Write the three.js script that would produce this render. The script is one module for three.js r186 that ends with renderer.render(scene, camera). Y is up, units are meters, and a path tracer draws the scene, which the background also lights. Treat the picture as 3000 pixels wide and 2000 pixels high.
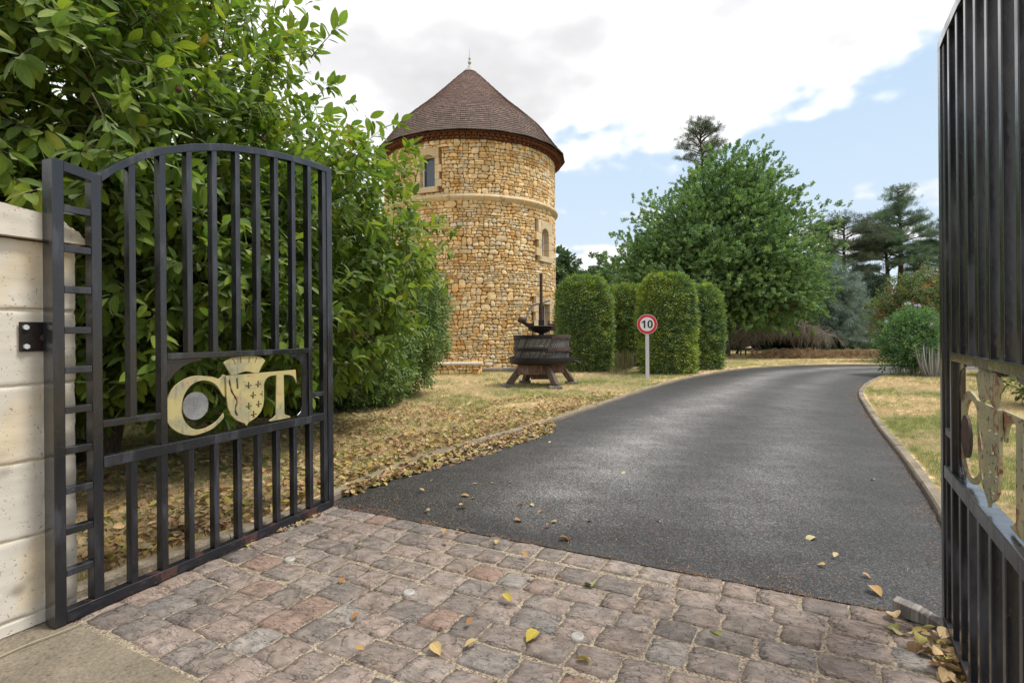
import * as THREE from 'three';
import { mergeGeometries } from 'three/addons/utils/BufferGeometryUtils.js';
import { RoundedBoxGeometry } from 'three/addons/geometries/RoundedBoxGeometry.js';
import { ImprovedNoise } from 'three/addons/math/ImprovedNoise.js';
import { FontLoader } from 'three/addons/loaders/FontLoader.js';
import { TextGeometry } from 'three/addons/geometries/TextGeometry.js';

// ---------------------------------------------------------------- camera, sky, sun, exposure
const scene = new THREE.Scene();
const DEG = Math.PI / 180;
const camera = new THREE.PerspectiveCamera(2 * Math.atan(1000 / 1600) / DEG, 1.5, 0.05, 3000);
camera.position.set(0, 1.45, 0);
camera.rotation.z = -0.45 * DEG;
camera.setViewOffset(3000, 2000, 0, 20, 3000, 2000);
scene.add(camera);

const renderer = new THREE.WebGLRenderer({ antialias: true });
renderer.toneMapping = THREE.LinearToneMapping;
renderer.toneMappingExposure = 1.74;
renderer.shadowMap.enabled = true;

const perlin = new ImprovedNoise();
const n3 = (x, y, z) => perlin.noise(x, y, z);
function fbm3(x, y, z, o = 5) { let a = 0.5, s = 0; for (let i = 0; i < o; i++) { s += a * n3(x, y, z); x = x * 2.03 + 7.1; y = y * 2.03 + 3.7; z = z * 2.03 + 1.3; a *= 0.5; } return s; }
const sstep = (a, b, x) => { const t = Math.min(1, Math.max(0, (x - a) / (b - a))); return t * t * (3 - 2 * t); };
const lerp = (a, b, t) => a + (b - a) * t;
const clamp = (x, a, b) => Math.min(b, Math.max(a, x));

function makeSky() {
  const SK = 0.62, W = 2048, H = 1024, data = new Float32Array(W * H * 4);
  const edgeAt = [[-180, 6], [-120, 8], [-60, -6], [-20, -8], [-2, -4], [3, 16.5], [6, 18], [17, 17], [24, 18], [31, 19], [38, 22.5], [50, 27], [80, 22], [120, 14], [180, 6]];
  const edge = (az) => { for (let i = 1; i < edgeAt.length; i++) if (az <= edgeAt[i][0]) { const [a, b] = edgeAt[i - 1], [c, d] = edgeAt[i]; return lerp(b, d, (az - a) / (c - a)); } return 6; };
  for (let j = 0; j < H; j++) {
    const el = ((j + 0.5) / H - 0.5) * Math.PI, elD = el / DEG;
    for (let i = 0; i < W; i++) {
      const ph = ((i + 0.5) / W - 0.5) * 2 * Math.PI, x = Math.cos(el) * Math.cos(ph), z = Math.cos(el) * Math.sin(ph), y = Math.sin(el);
      const k = (j * W + i) * 4;
      if (elD < -3) { data[k] = 0.24; data[k + 1] = 0.23; data[k + 2] = 0.19; data[k + 3] = 1; continue; }
      const az = Math.atan2(x, -z) / DEG, e = Math.max(0, elD);
      const big = fbm3(x * 2.1 + 4, y * 4.2, z * 2.1, 4), mid = fbm3(x * 6 + 1, y * 13, z * 6, 5), fine = fbm3(x * 17, y * 34 + 9, z * 17, 4);
      // clear air
      const t = Math.pow(clamp(e / 60, 0, 1), 0.65);
      let r = lerp(0.80, 0.31, t), g = lerp(0.89, 0.54, t), b = lerp(0.97, 0.83, t);
      // thin wisps
      const wisp = sstep(0.02, 0.45, mid * 0.8 + big * 0.5) * 0.4;
      r = lerp(r, 0.86, wisp); g = lerp(g, 0.89, wisp); b = lerp(b, 0.96, wisp);
      // the cloud deck, with a ragged lower edge
      const d = e - edge(az) + big * 5 + mid * 5.5 + fine * 3.2;
      let c = sstep(-1.4, 2.6, d + fine * 3.0);
      // low cumulus near the horizon
      const puff = fbm3(x * 9 + 20, y * 22, z * 9 + 5, 5) + 0.30 * (1 - Math.abs(e - 6) / 6);
      const low = sstep(0.16, 0.30, puff) * sstep(15, 9, e) * 0.95;
      // white body, greyer where the deck is thick
      const thick = sstep(0.5, 7, d) * sstep(-0.34, 0.30, big * 1.0 + mid * 0.75 + fine * 0.25);
      let w = lerp(1.02, 0.66, thick) + fine * 0.10 + mid * 0.10;
      const wl = 1.04 + fine * 0.16;
      r = lerp(r, wl, low); g = lerp(g, wl, low); b = lerp(b, wl * 1.01, low);
      w *= 1.15; r = lerp(r, w * 0.998, c); g = lerp(g, w * 0.996, c); b = lerp(b, w * 1.012, c);
      data[k] = r * SK; data[k + 1] = g * SK; data[k + 2] = b * SK; data[k + 3] = 1;
    }
  }
  const tx = new THREE.DataTexture(data, W, H, THREE.RGBAFormat, THREE.FloatType);
  tx.mapping = THREE.EquirectangularReflectionMapping; tx.magFilter = tx.minFilter = THREE.LinearFilter; tx.needsUpdate = true;
  return tx;
}
const skyTex = makeSky();
scene.background = skyTex; scene.environment = skyTex;

const sun = new THREE.DirectionalLight(new THREE.Color(1, 0.965, 0.90), 2.1);
sun.position.set(32, 54, -13); sun.target.position.set(2, 0, -16);
sun.castShadow = true; sun.shadow.radius = 26; sun.shadow.mapSize.set(4096, 4096); sun.shadow.bias = -0.0005;
Object.assign(sun.shadow.camera, { left: -45, right: 45, top: 45, bottom: -45, near: 1, far: 160 });
scene.add(sun, sun.target);

// ---------------------------------------------------------------- helpers
const V = (x, y, z) => new THREE.Vector3(x, y, z);
function rng(seed) { let a = seed >>> 0; return () => { a = (a + 0x6D2B79F5) | 0; let t = Math.imul(a ^ (a >>> 15), 1 | a); t = (t + Math.imul(t ^ (t >>> 7), 61 | t)) ^ t; return ((t ^ (t >>> 14)) >>> 0) / 4294967296; }; }
const gauss = (R) => Math.sqrt(-2 * Math.log(R() + 1e-9)) * Math.cos(6.28318 * R());
const srgb = (r, g, b) => new THREE.Color().setRGB(r / 255, g / 255, b / 255, THREE.SRGBColorSpace);
const lin = (r, g, b) => new THREE.Color(r, g, b);
const names = {};
function numbered(n) { const k = (names[n] = (names[n] ?? -1) + 1); return k ? n + '_' + String(k).padStart(3, '0') : n; }
function sh(o) { o.castShadow = true; o.receiveShadow = true; return o; }
function tag(o, label, category, group) { o.userData.label = label; if (category) o.userData.category = category; if (group) o.userData.group = group; return o; }
function thing(name, label, category, pos = [0, 0, 0], turn = 0, group) {
  const o = new THREE.Group(); o.name = numbered(name); o.position.set(...pos); o.rotation.y = turn; scene.add(o); return tag(o, label, category, group);
}
function part(name, geo, mat, parent) { const m = sh(new THREE.Mesh(geo, mat)); m.name = name; parent.add(m); return m; }
function single(name, geo, mat, label, category, group) { const m = part(numbered(name), geo, mat, scene); return tag(m, label, category, group); }
function struct(name, geo, mat) { const m = part(name, geo, mat, scene); m.userData.kind = 'structure'; return m; }
const aim = (dx, dz) => Math.atan2(-dz, dx);                       // turn that lays local x along (dx, dz)

// tiling noise for textures
function lattice(n, seed) { const R = rng(seed), a = new Float32Array(n * n); for (let i = 0; i < a.length; i++) a[i] = R(); return a; }
const lats = {};
function tnoise(u, v, n, m, seed) {                                 // u, v in 0..1, n by m cells, tiles
  const L = lats[seed] ??= lattice(256, seed); u *= n; v *= m;
  const iu = Math.floor(u), iv = Math.floor(v); let fu = u - iu, fv = v - iv; fu = fu * fu * (3 - 2 * fu); fv = fv * fv * (3 - 2 * fv);
  const A = (x, y) => L[(((y % m) + m) % m % 256) * 256 + (((x % n) + n) % n % 256)];
  return lerp(lerp(A(iu, iv), A(iu + 1, iv), fu), lerp(A(iu, iv + 1), A(iu + 1, iv + 1), fu), fv);
}
function tfbm(u, v, n, m, seed, o = 4) { let s = 0, a = 0.5, t = 0; for (let i = 0; i < o; i++) { s += a * tnoise(u, v, n, m, seed + i); t += a; a *= 0.55; n *= 2; m *= 2; } return s / t; }
function tex(w, h, fn, color = true) {
  const d = new Uint8Array(w * h * 4);
  for (let j = 0; j < h; j++) for (let i = 0; i < w; i++) { const c = fn((i + 0.5) / w, (j + 0.5) / h, i, j), k = (j * w + i) * 4; d[k] = clamp(c[0], 0, 255); d[k + 1] = clamp(c[1], 0, 255); d[k + 2] = clamp(c[2], 0, 255); d[k + 3] = 255; }
  const t = new THREE.DataTexture(d, w, h, THREE.RGBAFormat); t.wrapS = t.wrapT = THREE.RepeatWrapping; t.magFilter = THREE.LinearFilter; t.minFilter = THREE.LinearMipmapLinearFilter; t.generateMipmaps = true;
  if (color) t.colorSpace = THREE.SRGBColorSpace; t.needsUpdate = true; return t;
}
const grey = (w, h, fn) => tex(w, h, (u, v, i, j) => { const g = fn(u, v, i, j); return [g, g, g]; }, false);
const rep = (t, s, s2) => { const c = t.clone(); c.repeat.set(1 / s, 1 / (s2 ?? s)); c.needsUpdate = true; return c; };   // s: metres one tile covers
const mixc = (a, b, t) => [lerp(a[0], b[0], t), lerp(a[1], b[1], t), lerp(a[2], b[2], t)];
function std(o) { return new THREE.MeshStandardMaterial({ roughness: 0.85, metalness: 0, ...o }); }
function phys(o) { return new THREE.MeshPhysicalMaterial({ roughness: 0.85, metalness: 0, ...o }); }

function boxUV(g, ox = 0, oy = 0) {                                 // uv in metres from the dominant axis
  if (g.index) g = g.toNonIndexed(); const p = g.attributes.position, uv = new Float32Array(p.count * 2), a = V(0, 0, 0), b = V(0, 0, 0), c = V(0, 0, 0);
  for (let i = 0; i < p.count; i += 3) {
    a.fromBufferAttribute(p, i); b.fromBufferAttribute(p, i + 1); c.fromBufferAttribute(p, i + 2); b.sub(a); c.sub(a); b.cross(c);
    const nx = Math.abs(b.x), ny = Math.abs(b.y), nz = Math.abs(b.z);
    for (let k = i; k < i + 3; k++) { const x = p.getX(k), y = p.getY(k), z = p.getZ(k); const q = nz >= nx && nz >= ny ? [x, y] : nx >= ny ? [z, y] : [x, z]; uv[k * 2] = q[0] + ox; uv[k * 2 + 1] = q[1] + oy; }
  }
  g.setAttribute('uv', new THREE.BufferAttribute(uv, 2)); return g;
}
function rbox(x0, x1, y0, y1, z0, z1, r = 0.004) { const g = new RoundedBoxGeometry(x1 - x0, y1 - y0, z1 - z0, 1, Math.min(r, (x1 - x0) / 3, (y1 - y0) / 3, (z1 - z0) / 3)); g.translate((x0 + x1) / 2, (y0 + y1) / 2, (z0 + z1) / 2); return boxUV(g, x0 * 3.1, y0 * 1.7); }
function between(a, b, w, d, r = 0.006) {                            // a squared beam from a to b
  const L = a.distanceTo(b), g = new RoundedBoxGeometry(w, L, d, 1, r); const q = new THREE.Quaternion().setFromUnitVectors(V(0, 1, 0), b.clone().sub(a).normalize());
  const gg = boxUV(g, a.x, a.y); gg.applyQuaternion(q); gg.translate((a.x + b.x) / 2, (a.y + b.y) / 2, (a.z + b.z) / 2); return gg;
}
function tube(pts, radius, seg = 8, steps = 0, wob = 0, seed = 1) {   // tapered tube; radius(t)
  const cv = new THREE.CatmullRomCurve3(pts), n = steps || pts.length * 4, fr = cv.computeFrenetFrames(n, false), P = [], N = [], U = [], I = [], L = cv.getLength();
  for (let i = 0; i <= n; i++) {
    const t = i / n, c = cv.getPointAt(t), r = radius(t);
    for (let k = 0; k <= seg; k++) { const a = k / seg * 6.283185, w = wob ? 1 + wob * n3(c.x * 3 + seed, c.y * 3 + Math.cos(a) * 1.3, c.z * 3 + Math.sin(a) * 1.3) : 1; const d = fr.normals[i].clone().multiplyScalar(Math.cos(a)).addScaledVector(fr.binormals[i], Math.sin(a)); P.push(c.x + d.x * r * w, c.y + d.y * r * w, c.z + d.z * r * w); N.push(d.x, d.y, d.z); U.push(k / seg * 6.28 * Math.max(0.02, radius(0)), t * L); }
  }
  for (let i = 0; i < n; i++) for (let k = 0; k < seg; k++) { const a = i * (seg + 1) + k, b = a + seg + 1; I.push(a, a + 1, b, a + 1, b + 1, b); }
  const c0 = P.length / 3; for (const [i, s] of [[0, -1], [n, 1]]) { const c = cv.getPointAt(i / n), tn = fr.tangents[i]; P.push(c.x, c.y, c.z); N.push(tn.x * s, tn.y * s, tn.z * s); U.push(0, 0); const q = i ? c0 + 1 : c0; for (let k = 0; k < seg; k++) { const a = i * (seg + 1) + k; s < 0 ? I.push(q, a + 1, a) : I.push(q, a, a + 1); } }
  const g = new THREE.BufferGeometry(); g.setAttribute('position', new THREE.Float32BufferAttribute(P, 3)); g.setAttribute('normal', new THREE.Float32BufferAttribute(N, 3)); g.setAttribute('uv', new THREE.Float32BufferAttribute(U, 2)); g.setIndex(I); return g;
}
function merge(list) { const l = list.map((g) => { const o = g.index ? g.toNonIndexed() : g; for (const k of Object.keys(o.attributes)) if (!['position', 'normal', 'uv', 'color'].includes(k)) o.deleteAttribute(k); return o; }); return mergeGeometries(l); }
function paintGeo(g, c) { const n = g.attributes.position.count, a = new Float32Array(n * 3); for (let i = 0; i < n; i++) { a[i * 3] = c.r; a[i * 3 + 1] = c.g; a[i * 3 + 2] = c.b; } g.setAttribute('color', new THREE.BufferAttribute(a, 3)); return g; }
function extrude(shape, d, bevel = 0.0015, curve = 10) { const g = new THREE.ExtrudeGeometry(shape, { depth: d - 2 * bevel, bevelEnabled: bevel > 0, bevelSize: bevel, bevelThickness: bevel, bevelOffset: -bevel, bevelSegments: 1, curveSegments: curve }); g.translate(0, 0, bevel); return g; }
function poly(pts, smooth) { const s = new THREE.Shape(); if (smooth) { s.moveTo(...pts[0]); s.splineThru(pts.slice(1).map((p) => new THREE.Vector2(...p))); } else s.setFromPoints(pts.map((p) => new THREE.Vector2(...p))); return s; }

// instances
function inst(name, geo, mat, list, parent, kind = 'stuff') {         // list: {m: Matrix4, c: Color}
  const o = new THREE.InstancedMesh(geo, mat, list.length); o.name = name; sh(o);
  list.forEach((q, i) => { o.setMatrixAt(i, q.m); o.setColorAt(i, q.c); }); o.userData.kind = kind; parent.add(o); return o;
}
const _x = V(0, 0, 0), _y = V(0, 0, 0), _z = V(0, 0, 0);
function basis(pos, along, up, s) {                                  // local z along, y up
  _z.copy(along).normalize(); _x.crossVectors(up, _z); if (_x.lengthSq() < 1e-6) _x.set(1, 0, 0); _x.normalize(); _y.crossVectors(_z, _x);
  return new THREE.Matrix4().makeBasis(_x.clone().multiplyScalar(s), _y.clone().multiplyScalar(s), _z.clone().multiplyScalar(s)).setPosition(pos);
}
const rndDir = (R) => { const z = R() * 2 - 1, a = R() * 6.28318, s = Math.sqrt(1 - z * z); return V(s * Math.cos(a), z, s * Math.sin(a)); };
function jit(c, R, a, h = 0) { const f = 1 + (R() - 0.5) * 2 * a, q = (R() - 0.5) * 2 * h; return new THREE.Color(c.r * f * (1 + q), c.g * f, c.b * f * (1 - q)); }

// a leaf along +z, upper side +y, folded at the midrib, drooping to its tip
function leafGeo(len, wid, fold = 0.25, curl = 0.25, segs = 4, tip = 1.0) {
  const P = [], U = [], I = [];
  for (let i = 0; i <= segs; i++) {
    const t = i / segs, w = wid / 2 * Math.pow(Math.sin(Math.PI * Math.pow(t * 0.97 + 0.03, 0.85 * tip)), 0.75) * (i === segs ? 0 : 1), y = -curl * len * t * t, z = len * t;
    P.push(-w, y + fold * w, z, 0, y, z, w, y + fold * w, z); U.push(0, t, 0.5, t, 1, t);
  }
  for (let i = 0; i < segs; i++) { const a = i * 3, b = a + 3; I.push(a, b, a + 1, a + 1, b, b + 1, a + 1, b + 1, a + 2, a + 2, b + 1, b + 2); }
  const g = new THREE.BufferGeometry(); g.setAttribute('position', new THREE.Float32BufferAttribute(P, 3)); g.setAttribute('uv', new THREE.Float32BufferAttribute(U, 2)); g.setIndex(I); g.computeVertexNormals(); return g;
}
function spray(n, leaf, spread, R, len = 0.3, droop = 0.2) {          // leaves round a short twig along +z
  const gs = [];
  for (let i = 0; i < n; i++) {
    const t = (i + R()) / n, a = i * 2.4 + R() * 0.8, out = V(Math.cos(a), Math.sin(a), 0), pos = V(0, 0, len * t).addScaledVector(out, 0.02);
    const dir = V(0, 0, 0.5 + t * 0.7).addScaledVector(out, spread).add(V(0, -droop * R(), 0));
    const g = leaf.clone(); g.applyMatrix4(basis(pos, dir, V(gauss(R) * 0.4, 1, gauss(R) * 0.4), 0.75 + R() * 0.5)); gs.push(g.toNonIndexed());
  }
  return mergeGeometries(gs);
}
// ---------------------------------------------------------------- textures and materials
const asphaltMap = tex(1024, 1024, (u, v, i, j) => {
  const a = tnoise(u, v, 128, 128, 11), b = tnoise(u, v, 200, 200, 12), c = tfbm(u, v, 6, 6, 13), d = tnoise(u, v, 250, 250, 19);
  let g = 66 + (c - 0.5) * 26 + (a - 0.5) * 50 + (b - 0.5) * 46; if (a > 0.80 && d > 0.5) g += 20; if (d < 0.16) g -= 20;
  return [g * 1.0, g * 0.99, g * 0.985];
});
const asphaltBump = grey(1024, 1024, (u, v) => 120 + (tnoise(u, v, 128, 128, 11) - 0.5) * 150 + (tnoise(u, v, 200, 200, 12) - 0.5) * 90);
const concreteMap = tex(512, 512, (u, v) => { const c = tfbm(u, v, 4, 4, 21, 5), f = tnoise(u, v, 180, 180, 23), d = tnoise(u, v, 90, 90, 25); let g = 150 + (c - 0.5) * 80 + (f - 0.5) * 34; if (d > 0.86) g -= 22; return [g, g * 0.955, g * 0.875]; });
const concreteBump = grey(512, 512, (u, v) => 128 + (tfbm(u, v, 8, 8, 27, 5) - 0.5) * 120 + (tnoise(u, v, 190, 190, 28) - 0.5) * 90);
const mortarMap = tex(512, 512, (u, v) => { const c = tfbm(u, v, 5, 5, 31), f = tnoise(u, v, 128, 128, 33), e = tnoise(u, v, 220, 220, 34); let g = 164 + (c - 0.5) * 60 + (f - 0.5) * 70 + (e - 0.5) * 50; const br = f < 0.22 ? 0.82 : 1; return [g * 1.0, g * 0.94 * br, g * 0.83 * br]; });
const mortarBump = grey(512, 512, (u, v) => 128 + (tnoise(u, v, 128, 128, 33) - 0.5) * 160 + (tfbm(u, v, 8, 8, 36) - 0.5) * 120);
const cobbleMap = tex(1024, 1024, (u, v) => {                         // cleft sandstone: streaks along one direction, clouded browns
  const w = tfbm(u, v, 5, 5, 41) * 0.22, s = tfbm(u + w, v + w * 1.4, 9, 44, 43, 4), c = tfbm(u, v, 12, 12, 45, 4), f = tnoise(u, v, 240, 240, 47), q = tfbm(u, v, 3, 3, 48, 3);
  const rd = Math.abs(tfbm(u, v, 6, 10, 143, 3) - 0.5), r2 = Math.abs(tfbm(u + 0.3, v, 8, 8, 146, 3) - 0.5), line = (rd < 0.010 ? 46 : rd < 0.02 ? 18 : 0) + (r2 < 0.008 ? 34 : 0); const g = 150 + (s - 0.5) * 60 + (c - 0.5) * 58 + (f - 0.5) * 34 - line; const base = mixc([1.035, 0.975, 0.93], [1.0, 0.985, 0.97], clamp(q * 2 - 0.5, 0, 1)); return [g * base[0], g * base[1], g * base[2]];
});
const cobbleBump = grey(768, 768, (u, v) => { const w = tfbm(u, v, 5, 5, 41) * 0.22, s = tfbm(u + w, v + w * 0.3, 5, 58, 43, 4), st = Math.floor(tfbm(u, v, 9, 16, 49, 3) * 7) / 7; return 60 + s * 110 + st * 90; });
const limeMap = tex(1024, 1024, (u, v) => {                           // pitted pale limestone with ochre stains
  const c = tfbm(u, v, 3, 4, 51, 5), st = tfbm(u, v, 5, 2, 53, 4), p = tnoise(u, v, 250, 140, 55), p2 = tnoise(u, v, 90, 50, 56), l = tfbm(u, v, 4, 40, 58, 3);
  let k = [208, 202, 190]; k = mixc(k, [206, 182, 140], clamp((st - 0.54) * 3.0, 0, 0.5)); const g = 1 + (c - 0.5) * 0.22 + (l - 0.5) * 0.10; k = k.map((x) => x * g);
  if (p > 0.87 && p2 > 0.5) k = mixc(k, [150, 130, 106], 0.6); const dk = tfbm(u, v, 6, 6, 59, 4); if (dk > 0.64) k = mixc(k, [128, 116, 104], clamp((dk - 0.64) * 4.5, 0, 0.6)); return k;
});
const limeBump = grey(512, 512, (u, v) => { const p = tnoise(u, v, 250, 140, 55), p2 = tnoise(u, v, 90, 50, 56); return 150 + (tfbm(u, v, 6, 20, 57, 4) - 0.5) * 90 - (p > 0.87 && p2 > 0.5 ? 70 : 0); });
const stoneMap = tex(512, 512, (u, v) => { const c = tfbm(u, v, 8, 8, 61, 5), f = tnoise(u, v, 128, 128, 63), o = tfbm(u, v, 5, 5, 64, 3); const g = 238 + (c - 0.5) * 80 + (f - 0.5) * 26; const w = clamp((o - 0.5) * 2.4, -0.5, 0.5); return [g, g * (0.985 - w * 0.10), g * (0.955 - w * 0.26)]; });
const stoneBump = grey(512, 512, (u, v) => 128 + (tfbm(u, v, 10, 10, 65, 5) - 0.5) * 200);
const paintMap = tex(512, 512, (u, v) => {                            // weathered black paint: chalky drifts, bird spots, rust freckles
  const c = tfbm(u, v, 9, 5, 71, 4), s = tfbm(u, v, 40, 4, 73, 3), f = tnoise(u, v, 170, 250, 75), r = tfbm(u, v, 8, 12, 77, 4);
  let k = [27, 28, 33]; k = mixc(k, [92, 95, 106], clamp((c - 0.50) * 3.0, 0, 0.6) * (0.25 + s)); k = mixc(k, [28, 28, 32], clamp((s - 0.5) * 2, 0, 0.6));
  if (f > 0.985) k = mixc(k, [170, 170, 172], 0.7); if (r > 0.78 && f > 0.5) k = mixc(k, [80, 58, 50], clamp((r - 0.78) * 8, 0, 0.4)); return k;
});
const paintRough = grey(256, 256, (u, v) => { const r = 66 + (tfbm(u, v, 9, 5, 71, 4) - 0.5) * 150 + (tfbm(u, v, 40, 8, 78, 3) - 0.5) * 70; return r; });
const paintBump = grey(512, 512, (u, v) => 128 + (tfbm(u, v, 24, 24, 79, 4) - 0.5) * 160);
const wornMap = tex(256, 256, (u, v) => { const r = tfbm(u, v, 7, 5, 171, 4), q = tnoise(u, v, 60, 60, 173), c = tfbm(u, v, 5, 9, 175, 3); let k = mixc([27, 28, 33], [84, 84, 92], clamp((c - 0.52) * 2.4, 0, 0.5)); if (r + (q - 0.5) * 0.2 > 0.54) k = mixc(k, [96, 62, 54], clamp((r + (q - 0.5) * 0.2 - 0.54) * 6, 0, 0.75)); return k; });
const rustMap = tex(512, 512, (u, v) => { const c = tfbm(u, v, 8, 8, 81, 5), f = tnoise(u, v, 110, 110, 82); let k = mixc([80, 60, 53], [52, 44, 42], clamp((c - 0.4) * 3, 0, 1)); const g = 1 + (f - 0.5) * 0.4; return k.map((x) => x * g); });
const goldMap = tex(512, 256, (u, v) => {                             // yellowish paint, brushed, flaking to red-brown primer
  const c = tfbm(u, v, 7, 5, 85, 5), s = tfbm(u, v, 50, 9, 86, 3), r = tfbm(u, v, 9, 7, 87, 5), q = tfbm(u, v, 30, 26, 88, 3);
  let k = mixc([178, 164, 112], [150, 144, 112], clamp((c - 0.45) * 4, 0, 1)); k = mixc(k, [108, 110, 106], clamp((s - 0.56) * 3.5, 0, 0.55) * clamp((c - 0.35) * 4, 0, 1));
  const low = r + (v < 0.62 && v > 0.50 ? 0.07 : 0) + (q - 0.5) * 0.16; if (low > 0.66) k = mixc(k, [182, 150, 112], clamp((low - 0.66) * 7, 0, 0.8)); if (low > 0.76 && q > 0.5) k = mixc(k, [136, 96, 70], 0.5); return k;
});
const oldGoldMap = tex(512, 256, (u, v) => { const c = tfbm(u, v, 7, 5, 95, 5), r = tfbm(u, v, 14, 9, 97, 5), q = tfbm(u, v, 40, 36, 98, 3); let k = mixc([168, 160, 124], [140, 140, 118], clamp((c - 0.4) * 3, 0, 1)); const rr = r + (q - 0.5) * 0.3; if (rr > 0.60) k = mixc(k, [132, 88, 62], clamp((rr - 0.60) * 8, 0, 0.8)); if (q > 0.7) k = mixc(k, [84, 56, 44], 0.6); return k; });
const barkMap = tex(512, 512, (u, v) => { const s = tfbm(u, v, 22, 6, 101, 4), c = tfbm(u, v, 5, 5, 103, 3); let k = mixc([62, 52, 44], [122, 108, 92], s); return mixc(k, [92, 100, 66], clamp((c - 0.55) * 3, 0, 0.5)); });
const barkBump = grey(512, 512, (u, v) => tfbm(u, v, 22, 6, 101, 4) * 255);
const mossMap = tex(512, 512, (u, v) => { const c = tfbm(u, v, 8, 8, 105, 5), f = tnoise(u, v, 120, 120, 106); let k = mixc([54, 62, 24], [88, 68, 44], clamp((c - 0.42) * 5, 0, 1)); return k.map((x) => x * (0.75 + f * 0.5)); });
const woodMap = tex(512, 512, (u, v) => { const w = tfbm(u, v, 3, 3, 107) * 0.05, s = tfbm(u + w, v, 48, 3, 108, 4), c = tfbm(u, v, 5, 4, 109, 3); const g = 0.62 + s * 0.8; let k = mixc([102, 94, 88], [128, 124, 120], c); return k.map((x) => x * g); });
const woodBump = grey(512, 512, (u, v) => { const w = tfbm(u, v, 3, 3, 107) * 0.05; return tfbm(u + w, v, 48, 3, 108, 4) * 255; });
const redWoodMap = tex(512, 512, (u, v) => { const s = tfbm(u, v, 40, 3, 111, 4), c = tfbm(u, v, 6, 6, 112, 4); let k = mixc([112, 82, 76], [132, 112, 106], clamp((c - 0.4) * 3, 0, 1)); return k.map((x) => x * (0.65 + s * 0.7)); });
const tileMap = tex(512, 512, (u, v) => { const c = tfbm(u, v, 6, 6, 115, 5), f = tnoise(u, v, 140, 140, 116); const g = 200 + (c - 0.5) * 110 + (f - 0.5) * 50; return [g, g, g]; });
const lawnMap = tex(768, 768, (u, v) => {
  const c = tfbm(u, v, 9, 9, 121, 4), m = tfbm(u, v, 40, 40, 123, 4), f = tnoise(u, v, 250, 250, 125);
  let k = mixc([196, 170, 122], [128, 128, 66], clamp((c * 0.75 + m * 0.45 - 0.58) * 5, 0, 1)); const g = 0.72 + f * 0.5; return k.map((x) => x * g);
});
const lawnBump = grey(512, 512, (u, v) => tfbm(u, v, 100, 100, 127, 2) * 255);
const leafTex = tex(64, 128, (u, v) => { const x = Math.abs(u - 0.5) * 2, rib = Math.exp(-x * x * 260), ph = (v * 9 - x * 2.0) % 1, vein = Math.exp(-Math.pow((ph < 0 ? ph + 1 : ph) - 0.5, 2) * 120) * 0.45; const g = 228 + (rib + vein) * 30 + (tnoise(u, v, 16, 32, 131) - 0.5) * 22; return [g, g, g * 0.97]; });
const leafBump = grey(64, 128, (u, v) => { const x = Math.abs(u - 0.5) * 2, ph = ((v * 9 - x * 2.0) % 1 + 1) % 1; return 220 - Math.exp(-x * x * 200) * 160 - Math.exp(-Math.pow(ph - 0.5, 2) * 60) * 90; });
const pathMap = tex(512, 512, (u, v) => { const c = tfbm(u, v, 6, 6, 135, 4), f = tnoise(u, v, 160, 160, 137); const g = 196 + (c - 0.5) * 60 + (f - 0.5) * 70; return [g, g * 0.88, g * 0.74]; });

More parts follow.
